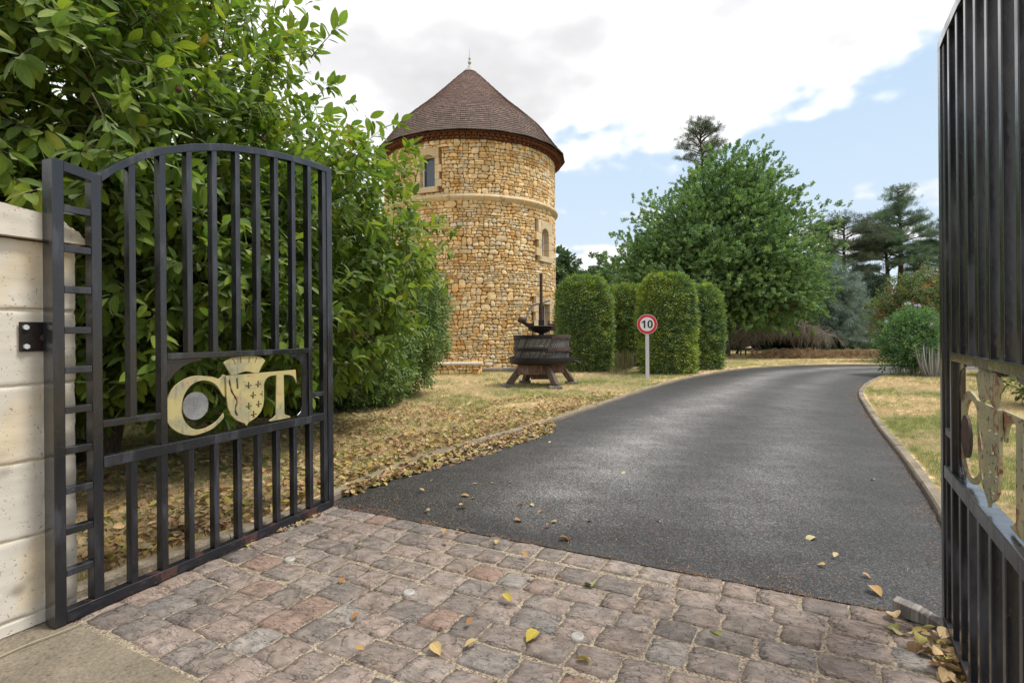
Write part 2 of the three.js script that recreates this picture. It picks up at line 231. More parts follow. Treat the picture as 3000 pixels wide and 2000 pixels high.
const M = {
  asphalt: std({ map: rep(asphaltMap, 1.15), bumpMap: rep(asphaltBump, 1.15), bumpScale: 0.004, roughness: 0.62, vertexColors: true }),
  concrete: std({ map: rep(concreteMap, 1.3), color: srgb(222, 214, 202), bumpMap: rep(concreteBump, 0.7), bumpScale: 0.004, roughness: 0.9 }),
  mortar: std({ map: rep(mortarMap, 0.9), color: srgb(226, 222, 218), bumpMap: rep(mortarBump, 0.9), bumpScale: 0.010, roughness: 0.95 }),
  lime: std({ map: rep(limeMap, 1.3), bumpMap: rep(limeBump, 1.3), bumpScale: 0.006, roughness: 0.92 }),
  ashlar: std({ map: rep(limeMap, 2.2), color: srgb(250, 234, 206), bumpMap: rep(limeBump, 2.2), bumpScale: 0.004, roughness: 0.92 }),
  stone: std({ map: rep(stoneMap, 1.1), bumpMap: rep(stoneBump, 0.7), bumpScale: 0.02, roughness: 0.92, vertexColors: true }),
  joint: std({ map: rep(mortarMap, 1.4), color: srgb(200, 158, 106), bumpMap: rep(mortarBump, 1.2), bumpScale: 0.02, roughness: 1 }),
  paint: phys({ map: rep(paintMap, 0.7, 1.4), roughnessMap: rep(paintRough, 0.7, 1.4), roughness: 1, bumpMap: rep(paintBump, 0.5), bumpScale: 0.0009, clearcoat: 0.45, clearcoatRoughness: 0.22 }),
  wornPaint: phys({ map: rep(wornMap, 0.6, 0.4), roughness: 0.45, bumpMap: rep(paintBump, 0.3), bumpScale: 0.0014 }),
  rust: std({ map: rep(rustMap, 0.35), bumpMap: rep(paintBump, 0.2), bumpScale: 0.003, roughness: 0.8, metalness: 0.1 }),
  gold: std({ map: rep(goldMap, 1.1, 0.55), bumpMap: rep(paintBump, 0.3), bumpScale: 0.001, roughness: 0.55 }),
  oldGold: std({ map: rep(oldGoldMap, 1.1, 0.55), bumpMap: rep(paintBump, 0.2), bumpScale: 0.002, roughness: 0.7 }),
  discGrey: std({ map: rep(concreteMap, 0.6), color: srgb(226, 236, 255), roughness: 0.5, metalness: 0 }),
  bark: std({ map: rep(barkMap, 0.5), bumpMap: rep(barkBump, 0.5), bumpScale: 0.02, roughness: 1 }),
  greyBark: std({ map: rep(barkMap, 0.7), color: srgb(205, 196, 190), bumpMap: rep(barkBump, 0.5), bumpScale: 0.02, roughness: 1 }),
  moss: std({ map: rep(mossMap, 0.6), bumpMap: rep(barkBump, 0.3), bumpScale: 0.03, roughness: 1 }),
  wood: std({ map: rep(woodMap, 0.5), bumpMap: rep(woodBump, 0.5), bumpScale: 0.006, roughness: 0.95 }),
  darkWood: std({ map: rep(woodMap, 0.6), color: srgb(200, 184, 172), bumpMap: rep(woodBump, 0.6), bumpScale: 0.006, roughness: 0.95 }),
  redWood: std({ map: rep(redWoodMap, 0.5), bumpMap: rep(woodBump, 0.5), bumpScale: 0.005, roughness: 0.95 }),
  iron: std({ map: rep(rustMap, 0.5), color: srgb(120, 124, 132), bumpMap: rep(paintBump, 0.3), bumpScale: 0.003, roughness: 0.6, metalness: 0.2 }),
  galv: std({ color: srgb(196, 201, 206), roughness: 0.5, metalness: 0.1 }),
  zinc: std({ color: srgb(166, 163, 157), roughness: 0.6, metalness: 0.15 }),
  tile: std({ map: rep(tileMap, 1.0), bumpMap: rep(stoneBump, 0.6), bumpScale: 0.006, roughness: 0.9, vertexColors: true }),
  white: std({ color: srgb(228, 228, 226), roughness: 0.4 }),
  signWhite: std({ color: srgb(222, 222, 228), roughness: 0.35 }),
  signRed: std({ color: srgb(206, 22, 40), roughness: 0.35 }),
  signBlack: std({ color: srgb(20, 20, 24), roughness: 0.4 }),
  glass: phys({ color: srgb(236, 242, 246), roughness: 0.02, transmission: 1, thickness: 0, ior: 1.5 }),
  lawn: std({ map: rep(lawnMap, 17), bumpMap: rep(lawnBump, 3), bumpScale: 0.02, roughness: 1 }),
  soil: std({ map: rep(rustMap, 0.8), color: srgb(196, 176, 150), bumpMap: rep(mortarBump, 0.9), bumpScale: 0.02, roughness: 1 }),
  path: std({ map: rep(pathMap, 1.2), bumpMap: rep(mortarBump, 0.9), bumpScale: 0.006, roughness: 1 }),
  core: std({ color: lin(0.20, 0.30, 0.06), roughness: 1 }),
};
const leafMat = (o = {}) => phys({ map: leafTex, bumpMap: leafBump, bumpScale: 0.002, roughness: 0.92, specularIntensity: 0.5, transmission: 0.62, thickness: 0, side: THREE.DoubleSide, ...o });
const fineLeaf = (o = {}) => phys({ roughness: 0.94, transmission: 0.42, thickness: 0, side: THREE.DoubleSide, ...o });
const deadLeaf = phys({ map: leafTex, roughness: 0.97, transmission: 0.25, thickness: 0, side: THREE.DoubleSide });
const ML = { medlar: leafMat(), fine: fineLeaf(), glossy: fineLeaf({ roughness: 0.85, transmission: 0.3 }), grass: fineLeaf({ roughness: 0.97, transmission: 0.35 }) };
// ---------------------------------------------------------------- ground, driveway, kerbs, paving
const AO = [-1.49, -4.62], E1 = [0.884, 0.467], E2 = [-0.467, 0.884];      // apron frame: along the joint with the asphalt, and towards the street
const ap = (a, b) => [AO[0] + E1[0] * a + E2[0] * b, AO[1] + E1[1] * a + E2[1] * b];
const apTurn = aim(...E1);
const LAWN = 0.05;
const curve2 = (pts) => new THREE.CatmullRomCurve3(pts.map(([x, z]) => V(x, 0, z)), false, 'centripetal');
const leftPts = [[-1.60, -4.66], [-1.42, -5.2], [-0.91, -6.38], [0.35, -8.38], [1.95, -11.2], [3.68, -14.25], [5.35, -16.9], [7.05, -19.08], [8.55, -20.85], [10.3, -22.25], [12.6, -23.25], [15.7, -23.3], [19, -22.3], [24, -20], [30, -17]];
const rightPts = [[2.24, -2.64], [2.68, -3.24], [3.27, -4.19], [4.35, -6.09], [5.42, -8.1], [6.6, -10.22], [8.0, -12.62], [9.3, -14.45], [10.62, -16.07], [11.9, -17.5], [13.4, -18.7], [15.6, -19.4], [19, -18.9], [23.5, -16.6], [29.5, -13.6]];
const leftEdge = curve2(leftPts), rightEdge = curve2(rightPts);
{ // driveway
  const nu = 24, nv = 170, P = [], U = [], C = [], I = [];
  for (let j = 0; j <= nv; j++) {
    const t = Math.pow(j / nv, 1.25), a = leftEdge.getPoint(t), b = rightEdge.getPoint(t);
    for (let i = 0; i <= nu; i++) {
      const s = lerp(-0.012, 1.012, i / nu); let x = lerp(a.x, b.x, s), z = lerp(a.z, b.z, s); if (j === 0) { x += E2[0] * -0.012; z += E2[1] * -0.012; const w = 0.012 * n3(x * 3, 1, z * 3); x += E2[0] * w; z += E2[1] * w; }
      const crown = 0.008 + 0.035 * Math.max(0, 1 - Math.pow(2 * s - 1, 2)) * sstep(0, 0.12, t);
      P.push(x, crown, z); U.push(x, z);
      const worn = 0.62 + 3.1 * (Math.exp(-Math.pow((s - 0.40 - 0.05 * n3(t * 6, 4, 1)) / 0.13, 2)) * 0.75 + Math.exp(-Math.pow((s - 0.74 - 0.03 * n3(t * 5, 2, 1)) / 0.10, 2)) * 0.35) * (0.75 + 0.9 * fbm3(x * 1.1, 3, z * 0.7, 4) + 0.2) * sstep(0.0, 0.16, t + 0.05 * n3(x * 2, 2, z * 2));  // only a tone factor: lighter in two patchy bands along the drive
      const k = worn * (1 + 0.5 * fbm3(x * 0.9, 5, z * 0.9, 4)); C.push(k, k * 0.99, k * 0.975);
    }
  }
  for (let j = 0; j < nv; j++) for (let i = 0; i < nu; i++) { const a = j * (nu + 1) + i, b = a + nu + 1; I.push(a, a + 1, b, a + 1, b + 1, b); }
  const g = new THREE.BufferGeometry(); g.setAttribute('position', new THREE.Float32BufferAttribute(P, 3)); g.setAttribute('uv', new THREE.Float32BufferAttribute(U, 2)); g.setAttribute('color', new THREE.Float32BufferAttribute(C, 3)); g.setIndex(I); g.computeVertexNormals();
  struct('driveway', g, M.asphalt);
}
// kerbs: one stone after the other along each edge
function sweep(cv, s0, s1, prof, side, L) {
  const n = Math.max(2, Math.ceil((s1 - s0) / 0.25)), P = [], I = [], m = prof.length;
  for (let i = 0; i <= n; i++) { const t = clamp(lerp(s0, s1, i / n) / L, 0, 1), c = cv.getPointAt(t), d = cv.getTangentAt(t), nx = side * -d.z, nz = side * d.x; for (const [o, y] of prof) P.push(c.x + nx * o, y, c.z + nz * o); }
  for (let i = 0; i < n; i++) for (let k = 0; k < m - 1; k++) { const a = i * m + k, b = a + m; side < 0 ? I.push(a, b, a + 1, a + 1, b, b + 1) : I.push(a, a + 1, b, a + 1, b + 1, b); }
  for (const i of [0, n]) for (let k = 1; k < m - 1; k++) I.push(i * m, i * m + k, i * m + k + 1);
  const g = new THREE.BufferGeometry(); g.setAttribute('position', new THREE.Float32BufferAttribute(P, 3)); g.setIndex(I); const h = g.toNonIndexed(); h.computeVertexNormals(); return boxUV(h);
}
function kerb(name, pts, side, seed, label) {
  const cv = curve2(pts), L = cv.getLength(), R = rng(seed), grp = new THREE.Group(); grp.name = name; grp.userData.kind = 'structure'; grp.userData.label = label; scene.add(grp); cv.arcLengthDivisions = 400; cv.updateArcLengths();
  for (let s = 0; s < L - 0.3;) { const len = 0.92 + R() * 0.12, dy = (R() - 0.5) * 0.008, o = (R() - 0.5) * 0.006; part('kerb_stone', sweep(cv, s, Math.min(L, s + len - 0.008), [[o, -0.1], [o, 0.050 + dy], [o + 0.014, 0.068 + dy], [o + 0.082, 0.072 + dy], [o + 0.095, 0.06 + dy], [o + 0.095, -0.1]], side, L), M.concrete, grp); s += len; }
}
const kerbLeftPts = [ap(-0.06, 1.93), ap(-0.07, 0.9), ap(-0.08, 0.25), [-1.58, -4.75], ...leftPts.slice(1)];
kerb('kerb', kerbLeftPts, -1, 5, 'low grey concrete kerb edging the leaf-strewn lawn side');
kerb('kerb_001', rightPts, 1, 6, 'low grey concrete kerb curving round the greener lawn');

// lawn: one sheet to the horizon, open where the driveway, paving and pavement lie
const off = (cv, side, d, n) => { const out = []; for (let i = 0; i <= n; i++) { const t = i / n, c = cv.getPointAt(t), q = cv.getTangentAt(t); out.push([c.x + side * -q.z * d, c.z + side * q.x * d]); } return out; };
const holeLeft = off(curve2(kerbLeftPts), -1, 0.06, 90), holeRight = off(rightEdge, 1, 0.06, 90);
const hole = [...holeLeft, ...holeRight.reverse(), ap(4.6, 0.3), ap(4.6, 7), ap(-5, 7), ap(-5, 1.97)];
const inPoly = (x, z, p) => { let r = false; for (let i = 0, j = p.length - 1; i < p.length; j = i++) { const [a, b] = p[i], [c, d] = p[j]; if ((b > z) !== (d > z) && x < (c - a) * (z - b) / (d - b) + a) r = !r; } return r; };
const holeGrow = [...off(curve2(kerbLeftPts), -1, 0.125, 90), ...off(rightEdge, 1, 0.125, 90).reverse(), ap(4.6, 0.3), ap(4.6, 7), ap(-5, 7), ap(-5, 1.97)];
const onLawn = (x, z) => !inPoly(x, z, holeGrow);
{
  const s = new THREE.Shape([[-700, -900], [900, -900], [900, 300], [-700, 300]].map(([x, z]) => new THREE.Vector2(x, -z)));
  s.holes.push(new THREE.Path(hole.map(([x, z]) => new THREE.Vector2(x, -z))));
  const g = new THREE.ShapeGeometry(s); g.rotateX(-Math.PI / 2); g.translate(0, LAWN, 0); struct('lawn', g, M.lawn);
}
function quadSheet(pts, y) { const s = new THREE.Shape(pts.map(([x, z]) => new THREE.Vector2(x, -z))), g = new THREE.ShapeGeometry(s); g.rotateX(-Math.PI / 2); g.translate(0, y, 0); return g; }
struct('pavement', quadSheet([ap(-5.2, 1.985), ap(5, 1.985), ap(5, 7.2), ap(-5.2, 7.2)], 0.006), M.concrete);
// cobbled apron between the pavement and the asphalt
const paving = struct('cobbled_paving', quadSheet([ap(-0.22, -0.06), ap(4.75, -0.06), ap(4.75, 2.0), ap(-0.22, 2.0)], 0.0), M.mortar);
{
  const R = rng(77), tones = [[142, 133, 127], [150, 140, 134], [130, 124, 119], [150, 142, 136], [140, 130, 123], [136, 132, 129], [148, 136, 129], [124, 118, 114], [148, 145, 141], [146, 128, 118]];
  const mats = tones.map((c, i) => { const mp = rep(cobbleMap, 0.55), bp = rep(cobbleBump, 0.55); mp.offset.set(i * 0.17, i * 0.29); bp.offset.copy(mp.offset); return std({ map: mp, color: srgb(c[0] * 1.52, c[1] * 1.52, c[2] * 1.52), bumpMap: bp, bumpScale: 0.014, roughness: 0.9 }); });
  function cobble(w, d, seed) {
    const n = 6, P = [], I = [], ph = seed * 1.7; const X = (i) => -1 + 2 * i / n;
    const rim = [];
    for (let j = 0; j <= n; j++) for (let i = 0; i <= n; i++) {
      let a = X(i), b = X(j); const edge = Math.max(Math.abs(a), Math.abs(b)); const rx = a * Math.sqrt(1 - 0.10 * b * b), rz = b * Math.sqrt(1 - 0.10 * a * a);
      const wob = 1 + 0.16 * n3(a * 1.8 + ph, b * 1.8, seed) * edge; const x = rx * w / 2 * 1.03 * wob, z = rz * d / 2 * 1.03 * (1 + 0.16 * n3(a * 2.1 + 9, b * 2.1 + ph, seed));
      const y = 0.011 - 0.006 * Math.pow(edge, 8) + 0.004 * n3(x * 13 + ph, seed, z * 13) + 0.003 * n3(x * 34 + ph, seed, z * 60);
      P.push(x, y, z);
    }
    for (let j = 0; j < n; j++) for (let i = 0; i < n; i++) { const a = j * (n + 1) + i, b = a + n + 1; I.push(a, b, a + 1, a + 1, b, b + 1); }
    for (let i = 0; i < n; i++) rim.push(i); for (let j = 0; j < n; j++) rim.push(j * (n + 1) + n); for (let i = n; i > 0; i--) rim.push(n * (n + 1) + i); for (let j = n; j > 0; j--) rim.push(j * (n + 1));
    const q = P.length / 3; for (const k of rim) P.push(P[k * 3] * 1.03, -0.03, P[k * 3 + 2] * 1.03);
    for (let k = 0; k < rim.length; k++) { const k2 = (k + 1) % rim.length; I.push(rim[k], rim[k2], q + k, rim[k2], q + k2, q + k); }
    const uv = []; for (let k = 0; k < P.length / 3; k++) uv.push(P[k * 3] + seed * 0.37, P[k * 3 + 2] + (P[k * 3 + 1] < -0.01 ? 0.03 : 0) + seed * 0.53);
    const g = new THREE.BufferGeometry(); g.setAttribute('position', new THREE.Float32BufferAttribute(P, 3)); g.setAttribute('uv', new THREE.Float32BufferAttribute(uv, 2)); g.setIndex(I); g.computeVertexNormals(); return g;
  }
  let row = 0;
  for (let z = 0.0; row < 10; row++) {
    const d = row === 9 ? 1.962 - z : 0.174 + R() * 0.042; let x = -0.20 + R() * 0.08;
    while (x < 4.6) {
      const w = 0.145 + R() * 0.10, gap = 0.012 + R() * 0.018, bow = 0.05 * Math.sin((x - 0.4) * 1.1) + 0.02 * Math.sin(x * 2.7 + row);
      const m = part('cobble', cobble(w, d - 0.010 - R() * 0.014, row * 31 + Math.floor(x * 10)), mats[Math.floor(R() * R() * 9.99 + R() * 0.0)], paving); if (R() < 0.4) m.material = mats[Math.floor(R() * 9.99)];
      const zz = clamp(z + d / 2 + bow * sstep(0, 0.3, z), d * 0.42, 1.97 - d * 0.48), [px, pz] = ap(x + w / 2, zz);
      m.position.set(px, (R() - 0.4) * 0.006, pz); m.rotation.set((R() - 0.5) * 0.03, apTurn + (R() - 0.5) * 0.11 + Math.floor(R() * 2) * Math.PI, (R() - 0.5) * 0.03); x += w + gap;
    }
    z += d;
  }
}
// sandy path that meets the driveway between two hedges
struct('path', quadSheet([[6.05, -17.95], [6.95, -19.1], [6.2, -21.5], [4.6, -26], [3.6, -26], [5.0, -21.2]], 0.062), M.path);

// ---------------------------------------------------------------- the stone gate pillar and the hinge on it
{
  const t = thing('gate_pillar', 'pale limestone gate pillar with a chipped coping stone', 'pillar', [-2.318, 0, -2.92], aim(0.42, -0.907));
  const R = rng(15), ys = [0.0, 0.072, 0.462, 0.838, 1.218, 1.590, 1.945];
  for (let i = 0; i < 6; i++) {
    const cuts = i % 2 ? [-0.78, -0.001 - R() * 0.008] : [-0.78, -0.004 - R() * 0.008], z1 = -0.002 - R() * 0.006;
    for (let k = 0; k < cuts.length - 1; k++) {
      const g = new THREE.BoxGeometry(cuts[k + 1] - cuts[k] - 0.004, ys[i + 1] - ys[i] - 0.007, 0.72, 44, 30, 40), p = g.attributes.position;
      g.translate((cuts[k] + cuts[k + 1]) / 2, (ys[i] + ys[i + 1]) / 2, z1 - 0.36); const cx = (cuts[k] + cuts[k + 1]) / 2, cy = (ys[i] + ys[i + 1]) / 2, hx = (cuts[k + 1] - cuts[k]) / 2, hy = (ys[i + 1] - ys[i]) / 2 - 0.005;
      for (let q = 0; q < p.count; q++) {                               // worn, irregular arrises
        let x = p.getX(q), y = p.getY(q), z = p.getZ(q); const ex = Math.abs(x - cx) > hx - 0.004, ey = Math.abs(y - cy) > hy - 0.004, ez = z > z1 - 0.004;
        const w = 0.003 + 0.007 * Math.pow(0.5 + 0.5 * n3(x * 26 + i, y * 26, z * 26), 1.5) + 0.006 * Math.max(0, n3(x * 7 + i, y * 7, z * 7)); if ((ex && ez)) { x -= Math.sign(x - cx) * w; z -= w; } if (ey && (ez || ex)) { y -= Math.sign(y - cy) * w * 0.7; if (ez) z -= w * 0.6; if (ex) x -= Math.sign(x - cx) * w * 0.6; }
        z += 0.0025 * n3(x * 9, y * 9 + i, z * 9); x += 0.0025 * n3(x * 9 + 5, y * 9 + i, z * 9); p.setXYZ(q, x, y, z);
      }
      g.computeVertexNormals(); part('stone_block', boxUV(g, i * 0.7, i * 0.33), M.lime, t);
    }
  }
  part('joint_filling', boxUV(new THREE.BoxGeometry(0.755, 1.93, 0.70).translate(-0.393, 0.968, -0.366)), M.lime, t);
  const g = new THREE.BoxGeometry(0.86, 0.15, 0.80, 24, 6, 24), p = g.attributes.position; g.translate(-0.40, 0.075, -0.355);
  for (let q = 0; q < p.count; q++) {
    let x = p.getX(q), y = p.getY(q), z = p.getZ(q); const top = y > 0.14;
    y += (y / 0.15) * (-0.20 * (x + 0.36)) * 0.55;
    const chip = sstep(0.16, 0.0, Math.hypot(x - 0.03, (z - 0.045) * 0.8, (y - 0.12) * 0.9) + 0.05 * n3(x * 22, y * 22, z * 22)); y -= chip * 0.055 * (y / 0.15); x -= chip * 0.035; z -= chip * 0.03;
    x += 0.005 * n3(x * 12, y * 12, z * 12); z += 0.006 * n3(x * 12 + 4, y * 12, z * 12); if (top) y += 0.006 * n3(x * 10, 3, z * 10); p.setXYZ(q, x, y + 1.947, z);
  }
  g.computeVertexNormals(); part('coping', boxUV(g, 0.3, 0.9), M.lime, t);
  // hinge plate bolted to the inner face
  const h = thing('hinge_plate', 'rusty square hinge plate bolted to the limestone pillar', 'hinge', [-2.318, 0, -2.92], aim(0.42, -0.907));
  part('plate', rbox(-0.262, -0.140, 1.385, 1.532, 0.004, 0.013, 0.003), M.iron, h);
  for (const [x, y] of [[-0.238, 1.505], [-0.236, 1.410]]) { const b = new THREE.CylinderGeometry(0.013, 0.013, 0.012, 6); b.rotateX(Math.PI / 2); b.translate(x, y, 0.019); part('bolt', b, M.galv, h); }
  const pin = new THREE.CylinderGeometry(0.016, 0.016, 0.075, 12); pin.rotateX(Math.PI / 2); pin.translate(-0.165, 1.452, 0.048); part('hinge_pin', pin, M.rust, h);
}

// ---------------------------------------------------------------- the gates
const archTop = [[0.23, 2.335], [0.30, 2.398], [0.385, 2.462], [0.47, 2.522], [0.562, 2.573], [0.759, 2.656], [0.979, 2.728], [1.15, 2.768], [1.305, 2.798], [1.553, 2.834], [1.833, 2.856], [2.047, 2.862]];
const archY = (x) => { for (let i = 1; i < archTop.length; i++) if (x <= archTop[i][0]) { const [a, b] = archTop[i - 1], [c, d] = archTop[i]; return lerp(b, d, (x - a) / (c - a)); } return 2.862; };
function emblem(t, dx, mat, twist) {
  const g0 = new THREE.Group(); g0.name = 'emblem'; g0.position.set(dx, 0, 0); t.add(g0);
  const C = new THREE.Shape(), o = [[0.997, 1.200], [0.975, 1.180], [0.958, 1.175], [0.915, 1.190], [0.856, 1.200], [0.80, 1.206], [0.735, 1.196], [0.66, 1.158], [0.618, 1.105], [0.596, 1.04], [0.594, 0.985], [0.610, 0.935], [0.638, 0.898], [0.68, 0.866], [0.725, 0.845], [0.785, 0.833], [0.85, 0.838], [0.911, 0.853], [0.96, 0.882], [0.997, 0.914], [0.995, 0.943]], inn = [[0.955, 0.905], [0.912, 0.882], [0.865, 0.867], [0.822, 0.863], [0.778, 0.873], [0.742, 0.9], [0.714, 0.94], [0.701, 0.985], [0.700, 1.035], [0.712, 1.085], [0.735, 1.122], [0.768, 1.152], [0.81, 1.169], [0.856, 1.172], [0.905, 1.158], [0.94, 1.135], [0.965, 1.105], [0.99, 1.065], [1.007, 1.048]];
  C.moveTo(...o[0]); C.splineThru(o.slice(1).map((p) => new THREE.Vector2(...p))); C.splineThru(inn.map((p) => new THREE.Vector2(...p))); C.lineTo(1.02, 1.10); C.lineTo(1.02, 1.19); C.closePath();
  const c = part('letter_c', extrude(C, 0.009, 0.001, 48).translate(0, 0, -0.036), mat, g0);
  const T = poly([[1.30, 1.19], [1.65, 1.191], [1.656, 1.083], [1.645, 1.112], [1.632, 1.132], [1.612, 1.147], [1.58, 1.157], [1.526, 1.16], [1.53, 0.868], [1.545, 0.854], [1.589, 0.841], [1.588, 0.828], [1.386, 0.828], [1.386, 0.838], [1.42, 0.848], [1.447, 0.866], [1.455, 1.163], [1.41, 1.162], [1.379, 1.155], [1.355, 1.140], [1.342, 1.116], [1.334, 1.088], [1.318, 1.088], [1.30, 1.17]]);
  part('letter_t', extrude(T, 0.009, 0.001).translate(0, 0, -0.0365), mat, g0);
  const S = poly([[1.006, 1.19], [1.325, 1.19], [1.325, 1.0], [1.318, 0.958], [1.297, 0.915], [1.262, 0.883], [1.22, 0.865], [1.188, 0.853], [1.170, 0.832], [1.152, 0.853], [1.12, 0.866], [1.08, 0.888], [1.045, 0.925], [1.022, 0.975], [1.010, 1.05]]);
  const slit = (pts, w) => { const p = new THREE.Path(), cv = new THREE.CatmullRomCurve3(pts.map(([x, y]) => V(x, y, 0))), L = [], Rr = []; for (let i = 0; i <= 14; i++) { const q = cv.getPointAt(i / 14), d = cv.getTangentAt(i / 14), k = w / 2 * (0.55 + 0.6 * Math.abs(Math.sin(i * 1.1))); L.push(new THREE.Vector2(q.x - d.y * k, q.y + d.x * k)); Rr.push(new THREE.Vector2(q.x + d.y * k, q.y - d.x * k)); } p.setFromPoints([...L, ...Rr.reverse()]); S.holes.push(p); };
  slit([[1.030, 1.165], [1.040, 1.12], [1.052, 1.08], [1.075, 1.045], [1.092, 1.012], [1.083, 0.975], [1.078, 0.945], [1.098, 0.912]], 0.017); slit([[1.093, 1.168], [1.096, 1.13], [1.098, 1.095]], 0.019);
  const fleur = (x, y, s, half = 0) => { const a = [[0, 0.5], [0.15, 0.26], [0.13, 0.04], [0.10, -0.06], [0.22, 0.04], [0.36, 0.06], [0.48, -0.06], [0.42, -0.22], [0.32, -0.12], [0.22, -0.16], [0.12, -0.24], [0.22, -0.32], [0.18, -0.40], [0, -0.48]]; const b = a.slice(1, -1).map(([u, v]) => [-u, v]).reverse(); const all = half > 0 ? [...a.slice(-1), [-0.02, 0.5], ...b.slice().reverse()].reverse() : [...a, ...b]; S.holes.push(new THREE.Path(all.map(([u, v]) => new THREE.Vector2(x + u * s, y + v * s)))); };
  for (const [x, y] of [[1.190, 1.112], [1.272, 1.114], [1.228, 1.040], [1.190, 0.968], [1.275, 0.972], [1.231, 0.905]]) fleur(x, y, 0.057); fleur(1.312, 1.042, 0.056, 1);
  const dot = new THREE.Path(); dot.absarc(1.136, 0.935, 0.011, 0, 6.283, true); S.holes.push(dot);
  const bar = poly([[1.145, 1.139], [1.165, 1.142], [1.165, 1.137], [1.145, 1.134]]); S.holes.push(bar);
  part('shield', extrude(S, 0.010, 0.001).translate(0, 0, -0.0245), mat, g0);
  const K = poly([[0.989, 1.280], [1.02, 1.297], [1.049, 1.308], [1.12, 1.316], [1.165, 1.317], [1.21, 1.316], [1.288, 1.308], [1.317, 1.295], [1.34, 1.276], [1.305, 1.235], [1.28, 1.193], [1.238, 1.193], [1.2, 1.206], [1.165, 1.210], [1.125, 1.204], [1.09, 1.193], [1.048, 1.193], [1.02, 1.235]]);
  for (const [x0, y0, x1, y1] of [[1.060, 1.303, 1.083, 1.262], [1.122, 1.311, 1.128, 1.268], [1.197, 1.311, 1.194, 1.268], [1.262, 1.304, 1.245, 1.263]]) K.holes.push(poly([[x0 - 0.005, y0], [x0 + 0.005, y0], [x1 + 0.005, y1], [x1 - 0.005, y1]]));
  part('crown', extrude(K, 0.010, 0.001).translate(0, 0, -0.0250), mat, g0);
  const d = new THREE.CylinderGeometry(0.087, 0.087, 0.010, 40); d.rotateX(Math.PI / 2); d.translate(0.786, 1.018, -0.0205); part('disc', boxUV(d), twist ? M.rust : M.discGrey, g0);
}
function gate(label, pos, turn, flip, goldMat, dx) {
  const t = thing('gate_leaf', label, 'gate', pos, turn, 'iron gate leaves standing open'); const W = 2.047, fx = (x) => flip ? W - x : x;
  const bx = (name, x0, x1, y0, y1, z0, z1, mat = M.paint) => { const a = fx(x0), b = fx(x1); return part(name, rbox(Math.min(a, b), Math.max(a, b), y0, y1, z0, z1), mat, t); };
  const pg = (name, pts, d, z) => part(name, boxUV(extrude(poly(flip ? pts.map(([x, y]) => [W - x, y]).reverse() : pts), d, 0.002)).translate(0, 0, z), M.paint, t);
  bx('hinge_post', 0, 0.052, 0.013, 2.345, -0.085, 0);
  bx('stile', 0.180, 0.230, 0.077, 2.318, -0.060, -0.001);
  bx('bottom_rail', 0.052, 2.0, 0.018, 0.076, -0.062, 0.001, M.wornPaint);
  pg('sloped_rail', [[0.0525, 2.292], [0.0525, 2.344], [0.231, 2.318], [0.231, 2.268]], 0.058, -0.0605);
  for (const y of [2.105, 1.904, 1.697, 1.490, 1.288, 1.085, 0.880, 0.678, 0.472, 0.264]) bx('rung', 0.0525, 0.180, y - 0.018, y + 0.018, -0.052, -0.004);
  const low = archTop.map(([x, y], i) => [x, y - 0.047 - (i ? 0 : 0.006)]).reverse(); pg('arched_rail', [...archTop, ...low], 0.060, -0.060);
  const bars = [0.375, 0.726, 0.904, 1.085, 1.258, 1.427, 1.598];
  bars.forEach((x, i) => { bx('bar', x, x + 0.038, i ? 1.352 : 1.004, archY(x) - 0.03, -0.052, -0.005); bx('lower_bar', x, x + 0.038, 0.074, 0.76, -0.052, -0.005); });
  for (const x of [0.552, 1.768]) { bx('upright', x, x + 0.039, 0.815, archY(x) - 0.03, -0.055, -0.003); bx('lower_bar', x, x + 0.039, 0.074, 0.76, -0.055, -0.003); }
  bx('end_stile', 1.985, 2.047, 0.020, 2.842, -0.061, -0.0005); bx('end_bar', 1.940, 1.9845, 0.074, 2.83, -0.055, -0.008);
  bx('middle_rail', 0.230, 1.94, 0.757, 0.817, -0.062, 0.0015);
  bx('emblem_rail', 0.591, 1.768, 1.317, 1.355, -0.056, -0.001);
  bx('short_rail', 0.230, 0.552, 0.970, 1.008, -0.054, -0.002); bx('short_rail', 1.807, 1.94, 0.960, 0.996, -0.054, -0.004);
  pg('gusset', [[0.5915, 1.317], [0.831, 1.317], [0.831, 1.303], [0.765, 1.294], [0.71, 1.275], [0.663, 1.245], [0.632, 1.215], [0.612, 1.186], [0.5915, 1.186]], 0.010, -0.028);
  pg('gusset', [[1.768, 1.317], [1.585, 1.317], [1.585, 1.300], [1.654, 1.282], [1.685, 1.255], [1.704, 1.215], [1.706, 0.900], [1.69, 0.862], [1.655, 0.838], [1.655, 0.8175], [1.768, 0.8175]], 0.010, -0.029);
  if (flip) { pg('gusset', [[0.5915, 0.8175], [0.70, 0.8175], [0.65, 0.84], [0.62, 0.87], [0.605, 0.93], [0.5915, 0.93]], 0.010, -0.028); }
  emblem(t, dx, goldMat, flip); return t;
}
gate('black iron gate leaf with gilded crest, hung on the limestone pillar', [-2.27, 0, -2.70], aim(0.3714, -0.9285), false, M.gold, 0);
gate('black iron gate leaf with rust-streaked crest, held by a wooden wedge', [2.10, 0, -2.68], aim(-0.5075, 0.8616), true, M.oldGold, -0.29);
